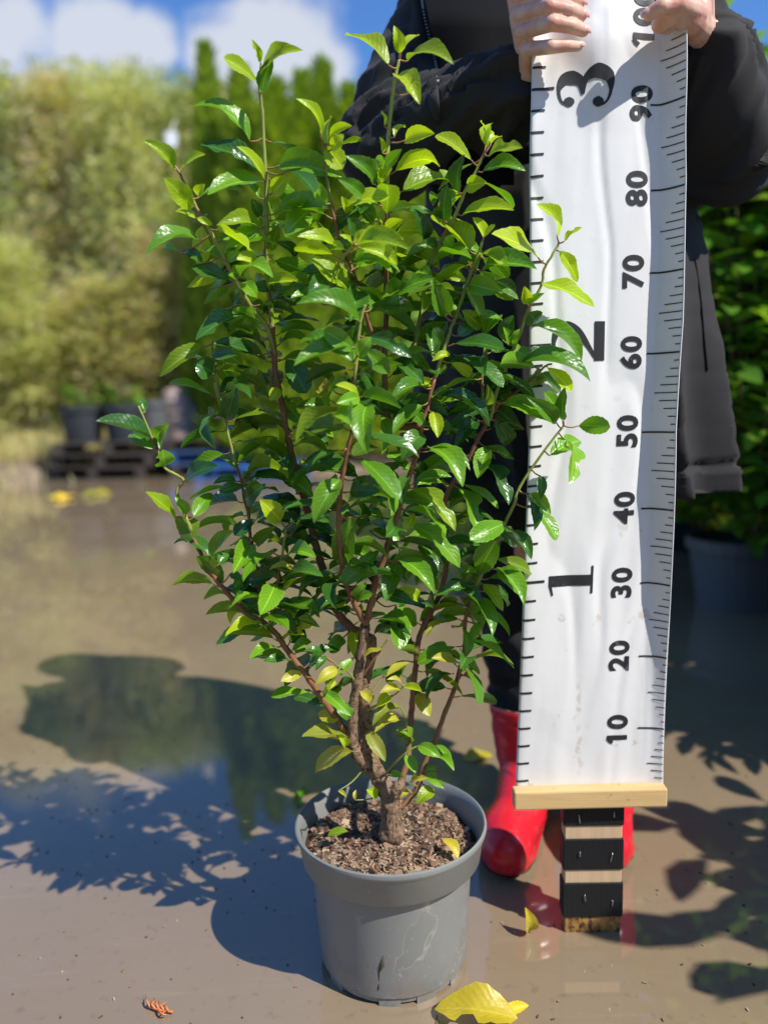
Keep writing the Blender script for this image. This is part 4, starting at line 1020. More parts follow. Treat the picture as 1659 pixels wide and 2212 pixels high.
leaf_inst.sort(key=lambda q: -q[4])
STEM_MATS = [M_BARK, M_TWIG, M_SHOOT, M_STALK]
stem_obj = {}
for nm, (cur, rad, mi, pets) in stem_geo.items():
    mb = MB()
    n = len(cur)
    if mi == 1:                 # upper part of a twig is still green
        cut = max(2, int(n * .62))
        mb.tube(cur[:cut + 1], rad[:cut + 1], 8, 1)
        mb.tube(cur[cut:], rad[cut:], 8, 2)
    else:
        if nm != 'trunk': mb.tube(cur, rad, 8, mi)
    for a, b, m_ in pets: mb.tube(a, b, 5, m_)
    if nm == 'trunk':           # one continuous woody body with root flare, pruned stub and old knots
        wb = MB()
        for i in range(0, n - 1): wb.capsule(cur[i], rad[i], cur[i + 1], rad[i + 1], 12)
        wb.capsule(cur[0] + Vector((.001, 0, -.03)), .0145, cur[2], .0130, 14)
        wb.capsule(cur[0] + Vector((.006, -.004, -.03)), .011, cur[2], .009, 10)
        wb.capsule(cur[0] + Vector((-.007, -.003, -.03)), .010, cur[2], .009, 10)
        wb.capsule(P(*vp('Z6', 1000, 1480), Y0 - .002), .010, P(*vp('Z6', 1075, 1375), Y0 - .006), .0082, 10)
        wb.capsule(P(*vp('Z6', 1060, 1440), Y0 + .002), .006, P(*vp('Z6', 1110, 1350), Y0 - .004), .0052, 10)
        wb.ellipsoid(P(*vp('Z6', 790, 1020), Y0 - .006), (.0085, .0065, .010), 10, 7)
        wb.ellipsoid(P(*vp('Z6', 905, 1255), Y0 - .006), (.008, .006, .008), 10, 7)
        ac, ar = stem_geo['A'][0], stem_geo['A'][1]
        for i in range(0, 14): wb.capsule(ac[i], ar[i] * 1.02, ac[i + 1], ar[i + 1] * 1.02, 10)
        wm_ = remeshed(wb, .0016, 3, .5)
        for v in wm_.vertices:
            q_ = v.co
            v.co = q_ + v.normal * (.0016 * noise.noise(Vector((q_.x * 120, q_.y * 120, q_.z * 45))) + .0011 * noise.noise(Vector((q_.x * 420, q_.y * 420, q_.z * 160))))
        mb.add([v.co for v in wm_.vertices], [tuple(p_.vertices) for p_ in wm_.polygons], 0)
    o = mb.build('trunk' if nm == 'trunk' else 'branch', STEM_MATS, shrub)
    stem_obj[nm] = o
for q, (m, mi, kd, nm, sz) in enumerate(leaf_inst[:296]):
    o = bpy.data.objects.new('leaf', LEAF[mi])
    COL.objects.link(o)
    o.parent = stem_obj[nm]
    o.matrix_parent_inverse = Matrix.Identity(4)
    o.matrix_world = m
    par = stem_obj[nm]
    o.matrix_basis = (par.matrix_parent_inverse).inverted() @ Matrix.Identity(4) if False else o.matrix_basis
    o.material_slots[0].link = 'OBJECT'
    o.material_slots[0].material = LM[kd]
# the remaining, mostly hidden leaves
kinds = list('ygdolw')
verts, faces, fm, uvs = [], [], [], []
for (m, mi, kd, nm, sz) in leaf_inst[296:]:
    me = LEAF[mi]
    b = len(verts)
    verts.extend([tuple(m @ v.co) for v in me.vertices])
    uvl = me.uv_layers[0].data
    uvm = {}
    for l in me.loops: uvm[l.vertex_index] = tuple(uvl[l.index].uv)
    uvs.extend([uvm[i] for i in range(len(me.vertices))])
    faces.extend([tuple(i + b for i in p.vertices) for p in me.polygons])
    fm.extend([kinds.index(kd)] * len(me.polygons))
if verts:
    tag(obj('foliage', mesh_from('foliage', verts, faces, [LM[c] for c in kinds], True, fm, uvs), shrub), kind='stuff')
print('leaves', len(leaf_inst))

# ---------------------------------------------------------------- measuring banner
YB = 0.995
Z0 = 0.739 - 0.54
def lerp_tab(tab, y):
    ys = [a for a, _ in tab]; xs = [b for _, b in tab]
    return float(np.interp(y, ys, xs))
EDGE_L = [(-400, 1165), (0, 1152), (160, 1148), (300, 1142), (934, 1140), (1300, 1127), (1650, 1115), (1720, 1113)]
EDGE_R = [(-400, 1475), (0, 1470), (160, 1468), (400, 1470), (700, 1462), (934, 1447), (1300, 1440), (1650, 1429), (1720, 1428)]
EDGE_C = [(y_, x_ - 42) for y_, x_ in EDGE_R]
_b0 = P(1271, 1690, YB)
UC = 0.80
YAW = 0.10
def b_row(h):
    """photograph row of banner height h"""
    return proj(Vector((_b0.x, YB, Z0 + h)))[1]
_rows = {}
def b_edges(h):
    key = round(h, 4)
    if key not in _rows:
        y = b_row(h)
        _rows[key] = (P(lerp_tab(EDGE_L, y), y, YB).x, P(lerp_tab(EDGE_C, y), y, YB).x, P(lerp_tab(EDGE_R, y), y, YB).x)
    return _rows[key]
def b_surf(u, h):
    xl, xc, xr = b_edges(h)
    xm = _b0.x
    # long soft creases
    cr = .0016 * noise.noise(Vector((u * 4.5 + h * 2.3, h * 3.6, .7))) + .0007 * noise.noise(Vector((u * 12 - h * 5, h * 3.5, 2.1)))
    rdg = noise.noise(Vector((u * 3 + h * 2.2, h * 4.0 - u * 2, 5.2)))
    cr += .0022 * (1 - min(1, abs(rdg) * 5)) * (.35 + .65 * smooth01((h - .05) / .3))
    top = smooth01((h - .86) / .12)
    cr += top * (.006 * noise.noise(Vector((u * 6, h * 16, 9.0))) - .012 * math.exp(-((u - .45) / .22) ** 2) + .008 * math.exp(-((u - .1) / .12) ** 2))
    cr *= smooth01(h / .05) * .85 + .15
    if u <= UC:
        x = xl + (xc - xl) * (u / UC)
        y = YB + YAW * (x - xm) * smooth01(h / .3) + cr
        edge = (.02 - u) / .02
        if edge > 0: y += .0015 * edge
    else:
        q = (u - UC) / (1 - UC)
        x = xc + (xr - xc) * q
        dep = (.005 + .024 * smooth01((h - .04) / .35)) * (1 + .35 * noise.noise(Vector((3.3, h * 5.0, 1.7)))) + .006 * math.exp(-((h - .93) / .05) ** 2)
        y = YB + YAW * (x - xm) * smooth01(h / .3) + cr * (1 - q) - dep * q ** 1.6
    return Vector((x, y, Z0 + h))
def b_normal(u, h):
    e = .004
    du = b_surf(min(u + e, 1), h) - b_surf(max(u - e, 0), h)
    dh = b_surf(u, h + e) - b_surf(u, h - e)
    n = du.cross(dh).normalized()
    return n if n.y < 0 else -n
BTOP = 1.14
M_BANNER = mat('white_vinyl', (0.7, 0.71, 0.72), 0.38, 0.4)
k = NT(M_BANNER)
_c = k.coords('Object')
_z = k.n('ShaderNodeSeparateXYZ', Vector=_c).outputs['Z']
_low = k.range(_z, 0.0, .62, 1.0, .12)
_spot = k.range(k.noise(_c, 34, 4, .6), .63, .70)
_streak = k.math('MULTIPLY', k.range(k.noise(k.mapping(_c, (26, 26, 3.4)), 1.0, 5, .7), .60, .72), k.range(k.noise(_c, 6, 3), .45, .65), clamp=True)
_fine = k.range(k.noise(k.mapping(_c, (60, 60, 90), (0, .5, 0)), 1.0, 3, .7), .70, .78)
_vor = k.n('ShaderNodeTexVoronoi', Vector=k.mapping(_c, (1, .15, 1)), Scale=26.0)
_ringd = k.math('ABSOLUTE', k.math('SUBTRACT', _vor.outputs['Distance'], .13))
_rsel = k.range(k.n('ShaderNodeSeparateColor', Color=_vor.outputs['Color']).outputs['Red'], .78, .80)
_ring = k.math('MULTIPLY', k.math('MULTIPLY', k.range(_ringd, .02, .06, 1, 0), _rsel), k.range(k.noise(_c, 120, 2), .38, .55), clamp=True)
_xx = k.n('ShaderNodeSeparateXYZ', Vector=_c)
_dx = k.math('ADD', k.math('ADD', _xx.outputs['X'], .014), k.math('MULTIPLY', k.math('SUBTRACT', k.noise(k.mapping(_c, (1, 1, 30)), 1.0, 3), .5), .03))
_drip = k.math('MULTIPLY', k.range(k.math('ABSOLUTE', _dx), .0018, .005, 1, 0), k.math('MULTIPLY', k.range(_xx.outputs['Z'], .03, .06), k.range(_xx.outputs['Z'], .15, .19, 1, 0)), clamp=True)
_drip = k.math('MULTIPLY', _drip, k.range(k.noise(_c, 90, 3), .40, .62), clamp=True)
_spot = k.math('MAXIMUM', k.math('MAXIMUM', _spot, _ring), _drip)
_f = k.math('MULTIPLY', k.math('MAXIMUM', k.math('MAXIMUM', k.math('MULTIPLY', _spot, .6), k.math('MULTIPLY', _streak, .5)), k.math('MULTIPLY', _fine, .45)), _low, clamp=True)
_col = k.mix(_f, k.mix(k.noise(_c, 7, 3), (0.75, 0.745, 0.73), (0.69, 0.69, 0.685)), (0.42, 0.31, 0.19))
k.l(_col, k.b.inputs['Base Color'])
k.bump(k.noise(_c, 40, 4), .08, .004)
NU, NH = 60, 260
us = [i / NU for i in range(NU + 1)]
hs = [-.004 + (BTOP + .004) * j / NH for j in range(NH + 1)]
bv = [b_surf(u, h) for h in hs for u in us]
back = [b_surf(u, h) - b_normal(u, h) * .0012 for h in hs for u in us]
W1 = NU + 1
bf = [(j * W1 + i, j * W1 + i + 1, (j + 1) * W1 + i + 1, (j + 1) * W1 + i) for j in range(NH) for i in range(NU)]
nb = len(bv)
bf2 = [tuple(q + nb for q in f)[::-1] for f in bf]
rim_ = [j * W1 for j in range(NH)]
sides = [(j * W1, (j + 1) * W1, (j + 1) * W1 + nb, j * W1 + nb) for j in range(NH)] + [((j + 1) * W1 + NU, j * W1 + NU, j * W1 + NU + nb, (j + 1) * W1 + NU + nb) for j in range(NH)]
banner = empty('measuring_banner', (_b0.x, YB, Z0))
tag(banner, 'long white vinyl height chart with black numbers and ticks held up by the person', 'height chart')
obj('sheet', mesh_from('sheet', bv + back, bf + bf2 + sides, [M_BANNER]), banner, at=(_b0.x, YB, Z0))

M_INK = mat('black_print', (0.022, 0.022, 0.024), 0.5, .4)
k = NT(M_INK)
_n = k.noise(k.coords('Object'), 90, 4)
k.l(k.mix(k.range(_n, .62, .72, 0, .5), (0.02, 0.02, 0.022), (0.16, 0.16, 0.16)), k.b.inputs['Base Color'])

def b_width(h):
    xl, xc, xr = b_edges(h); return xl, xc, xr
def on_banner(x_from_left, h, off=.0007):
    """x distance from the left edge measured across the flat part; beyond the crease along the folded strip"""
    xl, xc, xr = b_edges(h)
    flat = xc - xl
    u = (x_from_left / flat) * UC if x_from_left <= flat else UC + (1 - UC) * (x_from_left - flat) / max(xr - xc, 1e-4)
    u = max(0.0, min(1.0, u))
    return b_surf(u, h) + b_normal(u, h) * off
def strip(mb, pts, widths, off, split=2):
    """inked stroke following the sheet: centre line pts [(x, h)], widths"""
    n = len(pts)
    vs = []
    for i in range(n):
        a, b = pts[max(i - 1, 0)], pts[min(i + 1, n - 1)]
        dx, dh = b[0] - a[0], b[1] - a[1]
        L = math.hypot(dx, dh) or 1
        nx, nh = -dh / L, dx / L
        for q in range(split + 1):
            t = (q / split - .5) * widths[i]
            vs.append(on_banner(pts[i][0] + nx * t, pts[i][1] + nh * t, off))
    fs = []
    for i in range(n - 1):
        for q in range(split):
            a = i * (split + 1) + q
            fs.append((a, a + 1, a + split + 2, a + split + 1))
    mb.add(vs, fs)
# centimetre ticks on the right edge, inch ticks on the left
LEN_CM = {0: .0335, 1: .0040, 2: .0065, 3: .0105, 4: .0150, 5: .0205, 6: .0150, 7: .0105, 8: .0065, 9: .0040}
for cm_ in range(1, 113):
    h = cm_ / 100
    xl, xc, xr = b_edges(h)
    full = xr - xl
    ln = LEN_CM[cm_ % 10]
    mb = MB()
    npt = 8
    drop = .0022
    strip(mb, [(full - .0005 - ln * (1 - i / npt), h) for i in range(npt + 1)], [.0022 if cm_ % 10 == 0 else .0013] * (npt + 1), .0007, 1)
    mb.build('centimetre_mark', M_INK, banner)
for inch in range(0, 44):
    h = inch * .0254 + .004
    mb = MB()
    ln = .027 if inch % 12 == 0 and inch else .0165
    strip(mb, [(ln * i / 6 + .0005, h - .0012 + .0012 * i / 6) for i in range(7)], [.0028 if inch % 12 else .0034] * 7, .0007, 1)
    mb.build('inch_mark', M_INK, banner)

def digits(txt, hc, xc_, size, name):
    cu = bpy.data.curves.new('t', 'FONT')
    cu.body = txt; cu.size = 1.0; cu.offset = .034; cu.resolution_u = 4; cu.fill_mode = 'FRONT'
    cu.space_character = 1.12
    o = bpy.data.objects.new('t', cu); COL.objects.link(o)
    dg = bpy.context.evaluated_depsgraph_get()
    me = bpy.data.meshes.new_from_object(o.evaluated_get(dg))
    bpy.data.objects.remove(o)
    bm = bmesh.new(); bm.from_mesh(me)
    bmesh.ops.remove_doubles(bm, verts=bm.verts, dist=1e-5)
    bmesh.ops.subdivide_edges(bm, edges=[e for e in bm.edges if e.calc_length() > .09], cuts=2)
    bmesh.ops.triangulate(bm, faces=bm.faces)
    xs = [v.co.x for v in bm.verts]; ys = [v.co.y for v in bm.verts]
    x0, x1, y0, y1 = min(xs), max(xs), min(ys), max(ys)
    s = size / (y1 - y0)
    for v in bm.verts:
        tx, ty = (v.co.x - (x0 + x1) / 2) * s * 1.07, (v.co.y - (y0 + y1) / 2) * s
        v.co = on_banner(xc_ - ty, hc + tx, .0008)
    me2 = bpy.data.meshes.new(name); bm.to_mesh(me2); bm.free()
    bpy.data.meshes.remove(me)
    me2.materials.append(M_INK)
    return obj(name, me2, banner)
for n_ in range(1, 11):
    h = n_ / 10
    xl, xc, xr = b_edges(h)
    y = b_row(h)
    pxs = {1: 1333, 2: 1338, 3: 1344, 4: 1350, 5: 1357, 6: 1365, 7: 1370, 8: 1378, 9: 1388, 10: 1392}[n_]
    if n_ in (1, 10):            # the slanted flag of the figure one
        mbf = MB()
        x1 = P(pxs, y, YB).x - xl - .0285 / 2
        h1 = h + .002 - (.0168 if n_ == 1 else .0308)
        strip(mbf, [(x1 + .0012, h1 + .002), (x1 + .0045, h1 - .0022), (x1 + .0085, h1 - .0048)], [.0045, .0048, .0050], .00095, 2)
        mbf.build('number_flag', M_INK, banner)
    digits(str(n_ * 10), h + .002, P(pxs, y, YB).x - xl, .0285, 'number')

def bez(pts, per=8):
    return [(q.x, q.y) for q in catmull([Vector((a, b, 0)) for a, b in pts], per)]
def serif(parts, hc, xc_, size, name, hs_=1.0):
    """foot figures in a modern serif letter: list of (centre line, widths) in a unit box"""
    mb = MB()
    for i, (pts, ws) in enumerate(parts):
        cur = bez(pts) if len(pts) > 2 else [(pts[0][0] + (pts[1][0] - pts[0][0]) * t / 12, pts[0][1] + (pts[1][1] - pts[0][1]) * t / 12) for t in range(13)]
        m = len(cur)
        wid = [float(np.interp(t / (m - 1), np.linspace(0, 1, len(ws)), ws)) * size for t in range(m)]
        strip(mb, [(xc_ - (b - .5) * size, hc + (a - .38) * size * hs_) for a, b in cur], wid, .0008 + i * .00006, 4)
    mb.build(name, M_INK, banner)
def ball(cx, cy, rr):
    return ([(cx - rr, cy), (cx + rr, cy)], [.02, rr * 1.3, rr * 1.75, rr * 1.95, rr * 2.0, rr * 1.95, rr * 1.75, rr * 1.3, .02])
fz = {1: 0.308, 2: 0.613, 3: 0.916}
serif([([(.38, .01), (.38, .99)], [.24, .24]), ([(.08, .025), (.70, .025)], [.05, .05]), ([(.06, .90), (.28, .955)], [.04, .06])], fz[1], P(1231, b_row(fz[1]), YB).x - b_edges(fz[1])[0], .060, 'foot_number')
serif([([(.10, .60), (.09, .78), (.22, .93), (.42, .97), (.63, .90), (.70, .72), (.60, .52), (.36, .32), (.14, .19)], [.05, .06, .06, .07, .16, .22, .18, .09, .05]), ([(.08, .10), (.80, .10)], [.20, .20])], fz[2], P(1248, b_row(fz[2]), YB).x - b_edges(fz[2])[0], .068, 'foot_number')
serif([([(.08, .80), (.14, .92), (.36, .975), (.58, .89), (.62, .74), (.52, .58), (.28, .53)], [.05, .04, .06, .21, .25, .16, .05]), ([(.28, .53), (.58, .50), (.72, .30), (.62, .08), (.36, .025), (.14, .08), (.07, .2)], [.05, .12, .25, .21, .06, .04, .05]), ball(.13, .78, .10), ball(.13, .24, .105)], fz[3], P(1261, b_row(fz[3]), YB).x - b_edges(fz[3])[0], .066, 'foot_number', .84)

# wooden batten along the lower edge
M_BATTEN = mat('pale_pine', (0.62, 0.42, 0.19), 0.6, .3)
k = NT(M_BATTEN)
_c = k.coords('Object')
_g = k.noise(k.mapping(_c, (6, 60, 90)), 1.0, 5, .6, 1.2)
_st = k.range(k.noise(_c, 55, 4, .6), .64, .7)
k.l(k.mix(k.math('MULTIPLY', _st, .5), k.mix(_g, (0.70, 0.50, 0.24), (0.50, 0.31, 0.12)), (0.16, 0.12, 0.08)), k.b.inputs['Base Color'])
k.bump(_g, .2, .003)
bl, br = P(1108, 1724, .985), P(1436, 1716, .985)
o = obj('batten', bevelled_box('batten', ((br - bl).length, .02, .0265), .0025, [M_BATTEN]), banner)
o.matrix_world = Matrix.Translation((bl + br) / 2) @ Matrix.Rotation(math.atan2((br - bl).z, (br - bl).x) * -1, 4, 'Y')
# ---------------------------------------------------------------- striped wooden post under the banner
M_PLANK = mat('pale_board', (0.55, 0.40, 0.25), .7, .3)
k = NT(M_PLANK)
_c = k.coords('Object')
_g = k.noise(k.mapping(_c, (110, 40, 3)), 1.0, 4, .6)
k.l(k.mix(_g, (0.66, 0.48, 0.31), (0.44, 0.30, 0.17)), k.b.inputs['Base Color']); k.bump(_g, .2, .002)
M_STRAP = mat('black_ribbed_webbing', (0.012, 0.013, 0.015), .55, .35)
k = NT(M_STRAP)
_x = k.n('ShaderNodeSeparateXYZ', Vector=k.coords('Object')).outputs['X']
_rib = k.math('SINE', k.math('MULTIPLY', _x, 2600.0))
k.bump(_rib, .6, .0008)
_sc = k.range(k.noise(k.mapping(k.coords('Object'), (120, 120, 40)), 1, 4, .7), .68, .76)
k.l(k.mix(k.math('MULTIPLY', _sc, .5), (0.011, 0.012, 0.014), (0.35, .35, .35)), k.b.inputs['Base Color'])
M_OSB = mat('wet_dirty_wood', (0.40, 0.20, 0.06), .6, .4)
k = NT(M_OSB)
_g = k.noise(k.mapping(k.coords('Object'), (90, 90, 60)), 1.0, 5, .7)
k.l(k.ramp(_g, [(.42, (0.04, 0.025, 0.015)), (.5, (0.30, 0.15, 0.04)), (.7, (0.55, 0.30, 0.09))]), k.b.inputs['Base Color'])
M_STEEL = mat('staple_steel', (0.6, 0.6, 0.6), .35, .5, Metallic=1.0)
YS = PG(1280, 2014).y
pl, pr = P(1219, 2018, YS), P(1340, 2010, YS)
pw = (pr - pl).length
pcx = (pl.x + pr.x) / 2
post = empty('striped_post', (pcx, YS, 0))
tag(post, 'wooden post with black webbing bands standing in water below the height chart', 'post')
def zrow(y): return P(1280, y, YS).z
def pbox(name, z0, z1, m, grow=0.0, yoff=0.0):
    o = obj(name, bevelled_box(name, (pw + grow, .022 + grow, z1 - z0), .0012, [m], 1), post)
    o.matrix_basis = Matrix.Translation((pcx, YS + .011 + yoff, (z0 + z1) / 2)) @ Matrix.Rotation(-.02, 4, 'Z')
    return o
pbox('board', zrow(1980), .176, M_PLANK)
pbox('wet_end', -.012, zrow(1980), M_OSB, -.001)
for (ya, yb) in ((1979, 1906), (1878, 1811), (1783, 1735)):
    za, zb = zrow(ya), zrow(yb)
    st = pbox('webbing_band', za, zb, M_STRAP, .0042)
    for fx in (-.2, .28):
        mb = MB()
        c = Vector((pcx + fx * pw, YS - .0036, (za + zb) / 2 + .002 * fx))
        rs_ = random.Random(int(ya * 3 + fx * 100))
        hl, tl = rs_.uniform(.0035, .007), rs_.uniform(-.35, .35)
        c += Vector((rs_.uniform(-.005, .005), 0, rs_.uniform(-.005, .005)))
        mb.tube([c + Vector((-tl * hl, .001, -hl)), c + Vector((-tl * hl * .8, -.0006, -hl * .85)), c + Vector((tl * hl * .8, -.0006, hl * .85)), c + Vector((tl * hl, .001, hl))], .0008, 5)
        mb.build('staple', M_STEEL, st)

# ---------------------------------------------------------------- person holding the chart
M_SKIN = mat('skin', (0.66, 0.40, 0.30), .48, .35)
k = NT(M_SKIN)
_c = k.coords('Object')
k.l(k.mix(k.range(k.noise(_c, 45, 3), .4, .65), (0.70, 0.44, 0.33), (0.62, 0.29, 0.21)), k.b.inputs['Base Color'])
k.b.inputs['Subsurface Weight'].default_value = .12
k.b.inputs['Subsurface Radius'].default_value = (.01, .004, .002)
k.b.inputs['Subsurface Scale'].default_value = .3
k.bump(k.math('ADD', k.noise(_c, 260, 3), k.math('MULTIPLY', k.noise(k.mapping(_c, (150, 150, 60)), 1.0, 4, .6), 1.6)), .35, .0012)
M_NAIL = mat('finger_nail', (0.74, 0.42, 0.36), .22, .5)
M_NAILTIP = mat('finger_nail_tip', (0.82, 0.76, 0.70), .25, .5)
def fabric(name, col, sc=900):
    m = mat(name, col, .8, .25)
    k = NT(m); c = k.coords('Object')
    w = k.noise(c, sc, 2)
    k.b.inputs['Sheen Weight'].default_value = .06
    k.bump(w, .15, .0006)
    k.l(k.mix(k.noise(c, 9, 4), col, tuple(q * 1.5 for q in col)), k.b.inputs['Base Color'])
    return m
M_JACKET = fabric('black_softshell', (0.021, 0.0195, 0.020))
M_TROUSER = fabric('black_trouser_cloth', (0.010, 0.010, 0.011))
M_SHIRT = fabric('black_shirt_cloth', (0.004, 0.004, 0.0045))
M_SHIRT.node_tree.nodes['Principled BSDF'].inputs['Sheen Weight'].default_value = 0
M_SHIRT.node_tree.nodes['Principled BSDF'].inputs['Specular IOR Level'].default_value = .1
M_BOOT = mat('red_rubber', (0.62, 0.016, 0.028), .24, .5)
k = NT(M_BOOT); _c = k.coords('Object')
_bz = k.n('ShaderNodeSeparateXYZ', Vector=_c).outputs['Z']
_bm = k.math('MULTIPLY', k.range(_bz, .0, .12, 1, .12), k.range(k.noise(_c, 48, 5, .7), .55, .68), clamp=True)
k.l(k.mix(k.math('MULTIPLY', _bm, .7), k.mix(k.range(k.noise(_c, 30, 4), .55, .75, 0, .35), (0.62, 0.015, 0.028), (0.50, 0.04, 0.04)), (0.22, 0.13, 0.09)), k.b.inputs['Base Color'])
k.l(k.range(k.noise(_c, 22, 4), .3, .7, .18, .38), k.b.inputs['Roughness'])
M_SOLE = mat('dark_sole', (0.02, 0.012, 0.012), .5, .4)
M_LINING = mat('cream_lining', (0.55, 0.45, 0.36), .8, .2)

S_l, S_r = Vector((.115, 1.29, 1.33)), Vector((.46, 1.29, 1.33))
E_l, E_r = P(845, 318, 1.19), P(1560, 322, 1.15)
W_l, W_r = P(1132, 182, 1.05), P(1525, 78, 1.04)

# hands: each finger its own jointed chain, all fused into one skin
hand = MB()
def chain(mb, pts, radii):
    for i in range(len(pts) - 1): mb.capsule(pts[i], radii[i], pts[i + 1], radii[i + 1], 12)
YF = .955     # in front of the sheet
fingers_r = [  # index, middle, ring, little: knuckle, middle joint, end joint, tip
    [(1114, -8, 1.0), (1180, -22, .950), (1226, -6, .950), (1252, 5, .960)],
    [(1119, 32, 1.0), (1186, 15, .946), (1230, 23, .948), (1256, 33, .959)],
    [(1126, 68, 1.0), (1192, 50, .946), (1234, 57, .949), (1260, 67, .960)],
    [(1140, 106, 1.0), (1190, 101, .952), (1224, 99, .954), (1248, 100, .962)]]
rad_r = [[.0098, .0092, .0080, .0068], [.0100, .0095, .0082, .0070], [.0096, .0090, .0078, .0067], [.0088, .0080, .0068, .0059]]
nails = []
wr = P(1146, 168, 1.03)
for f, rr in zip(fingers_r, rad_r):
    pts = [P(*q) for q in f]
    chain(hand, pts, rr)
    hand.capsule(wr + (pts[0] - wr) * .15, .0135, pts[0] + Vector((0, .004, 0)), .0105, 12)
    nails.append((pts[2], pts[3], rr[3]))
hand.capsule(wr, .019, P(1128, 215, 1.07), .020, 14)
hand.capsule(P(1150, 120, 1.025), .017, wr, .019, 14)
hand.ellipsoid(P(1138, 70, 1.012), (.014, .016, .034), 14, 10)
chain(hand, [P(1160, 130, 1.03), P(1185, 85, 1.036), P(1215, 50, 1.026), P(1235, 25, 1.018)], [.014, .0105, .0098, .008])   # thumb behind the sheet
# other hand: thumb in front, bent index finger beside it, the rest closed behind the sheet
wl_ = P(1518, 72, 1.03)
thumb = [P(1500, 30, .985), P(1462, 8, .950), P(1428, 16, .944), P(1402, 30, .950)]
chain(hand, thumb, [.0155, .0115, .0095, .0078])
idx = [P(1498, 42, .985), P(1452, 34, .962), P(1424, 52, .968), P(1440, 58, .985)]
chain(hand, idx, [.0135, .0108, .0098, .0090])
for dy, rr_ in ((-22, .0100), (-50, .0100), (-74, .0090)):
    chain(hand, [P(1520, 20 + dy, 1.0), P(1490, 10 + dy, 1.02), P(1455, 12 + dy, 1.022), P(1440, 14 + dy, 1.018)], [rr_ * 1.1, rr_, rr_ * .9, rr_ * .8])
    hand.capsule(wl_, .014, P(1520, 20 + dy, 1.0), .0115, 12)
hand.capsule(wl_, .019, P(1488, 44, .985), .0165, 14)
hand.capsule(wl_, .019, P(1538, 118, 1.07), .019, 14)
hand.ellipsoid(P(1508, 32, 1.0), (.015, .016, .026), 14, 10)
hm = remeshed(hand, .0016, 6, .5)
nails.append((thumb[2], thumb[3], .0075))

body = MB()
HC = Vector((.29, 1.33, 1.64))
body.ellipsoid(HC, (.072, .092, .112), 24, 18)
body.ellipsoid(HC + Vector((0, -.03, -.062)), (.05, .055, .055), 18, 12)
body.capsule(HC + Vector((0, -.09, -.005)), .010, HC + Vector((0, -.106, -.028)), .013, 10)
body.ellipsoid(HC + Vector((0, -.087, -.062)), (.022, .012, .009), 12, 8)
for s in (-1, 1):
    body.ellipsoid(HC + Vector((s * .074, .008, -.015)), (.009, .02, .031), 10, 8)
    body.ellipsoid(HC + Vector((s * .03, -.082, .02)), (.018, .012, .008), 10, 8)
body.capsule((.29, 1.315, 1.36), .055, HC + Vector((0, .02, -.07)), .05, 16)
body.ellipsoid((.29, 1.30, 1.22), (.15, .10, .17), 20, 14)
body.ellipsoid((.29, 1.29, .98), (.135, .095, .2), 20, 14)
body.ellipsoid((.29, 1.29, .84), (.15, .105, .12), 20, 14)
for a, b, c in ((S_l, E_l, W_l), (S_r, E_r, W_r)):
    body.capsule((.29, 1.35, 1.31), .06, a, .05, 12)
    body.capsule(a, .046, b, .038, 12); body.capsule(b, .037, c, .026, 12)
for kx, fx in ((.225, .235), (.385, .375)):
    body.capsule((kx * .6 + .29 * .4, 1.29, .84), .085, (kx, 1.31, .46), .055, 14)
    body.capsule((kx, 1.31, .46), .053, (fx, 1.30, .10), .036, 14)
    body.capsule((fx, 1.30, .05), .033, (fx - (.05 if fx < .3 else .02), 1.16, .04), .03, 12)
bm_ = remeshed(body, .008, 4, .5)
def merge(meshes, name, mats):
    V, F, MI = [], [], []
    for me, mi in meshes:
        b = len(V)
        V.extend([tuple(v.co) for v in me.vertices]); F.extend([tuple(i + b for i in p.vertices) for p in me.polygons]); MI.extend([mi] * len(me.polygons))
    return mesh_from(name, V, F, mats, True, MI)
person = obj('person', merge([(bm_, 0), (hm, 0)], 'person', [M_SKIN]), None, at=(.29, 1.3, 0.0))
tag(person, 'person in a black jacket and red rubber boots holding up the white height chart', 'person')
for a, b, rr in nails:
    ax = (b - a).normalized()
    view = (CP - b).normalized()
    n = (view - ax * view.dot(ax) + Vector((0, 0, .5))).normalized(); n = (n - ax * n.dot(ax)).normalized()
    s = ax.cross(n)
    R = Matrix((ax, s, n)).transposed()
    mb = MB()
    mb.ellipsoid(b + ax * rr * .22 + n * rr * .72, (rr * .98, rr * .66, rr * .34), 14, 8, 0, R)
    mb.ellipsoid(b + ax * rr * .98 + n * rr * .62, (rr * .32, rr * .55, rr * .24), 12, 6, 1, R)
    mb.build('finger_nail', [M_NAIL, M_NAILTIP], person)
M_HAIR = mat('brown_hair', (0.09, 0.05, 0.025), .5, .4)
mb = MB()
for i in range(260):
    rj = random.Random(i)
    d = rdir(rj)
    if d.z < -.25 or (d.y < -.45 and d.z < .45): continue
    p0 = HC + Vector((d.x * .074, d.y * .094, d.z * .114))
    fall = Vector((d.x * .02, .02 + d.y * .02, -.10 - .16 * rj.random()))
    mb.tube([HC + Vector((d.x * .05, d.y * .06, .09)), p0 + Vector((d.x * .008, d.y * .008, .004)), p0 + fall * .5 + Vector((d.x * .02, .01, 0)), p0 + fall], [.008, .009, .008, .002], 5)
mb.build('hair', M_HAIR, person)
for s in (-1, 1):
    mb = MB(); mb.ellipsoid(HC + Vector((s * .03, -.078, .004)), (.011, .009, .008), 12, 8)
    mb.build('eye', mat('eye', (.5, .48, .45), .15, .5), person)

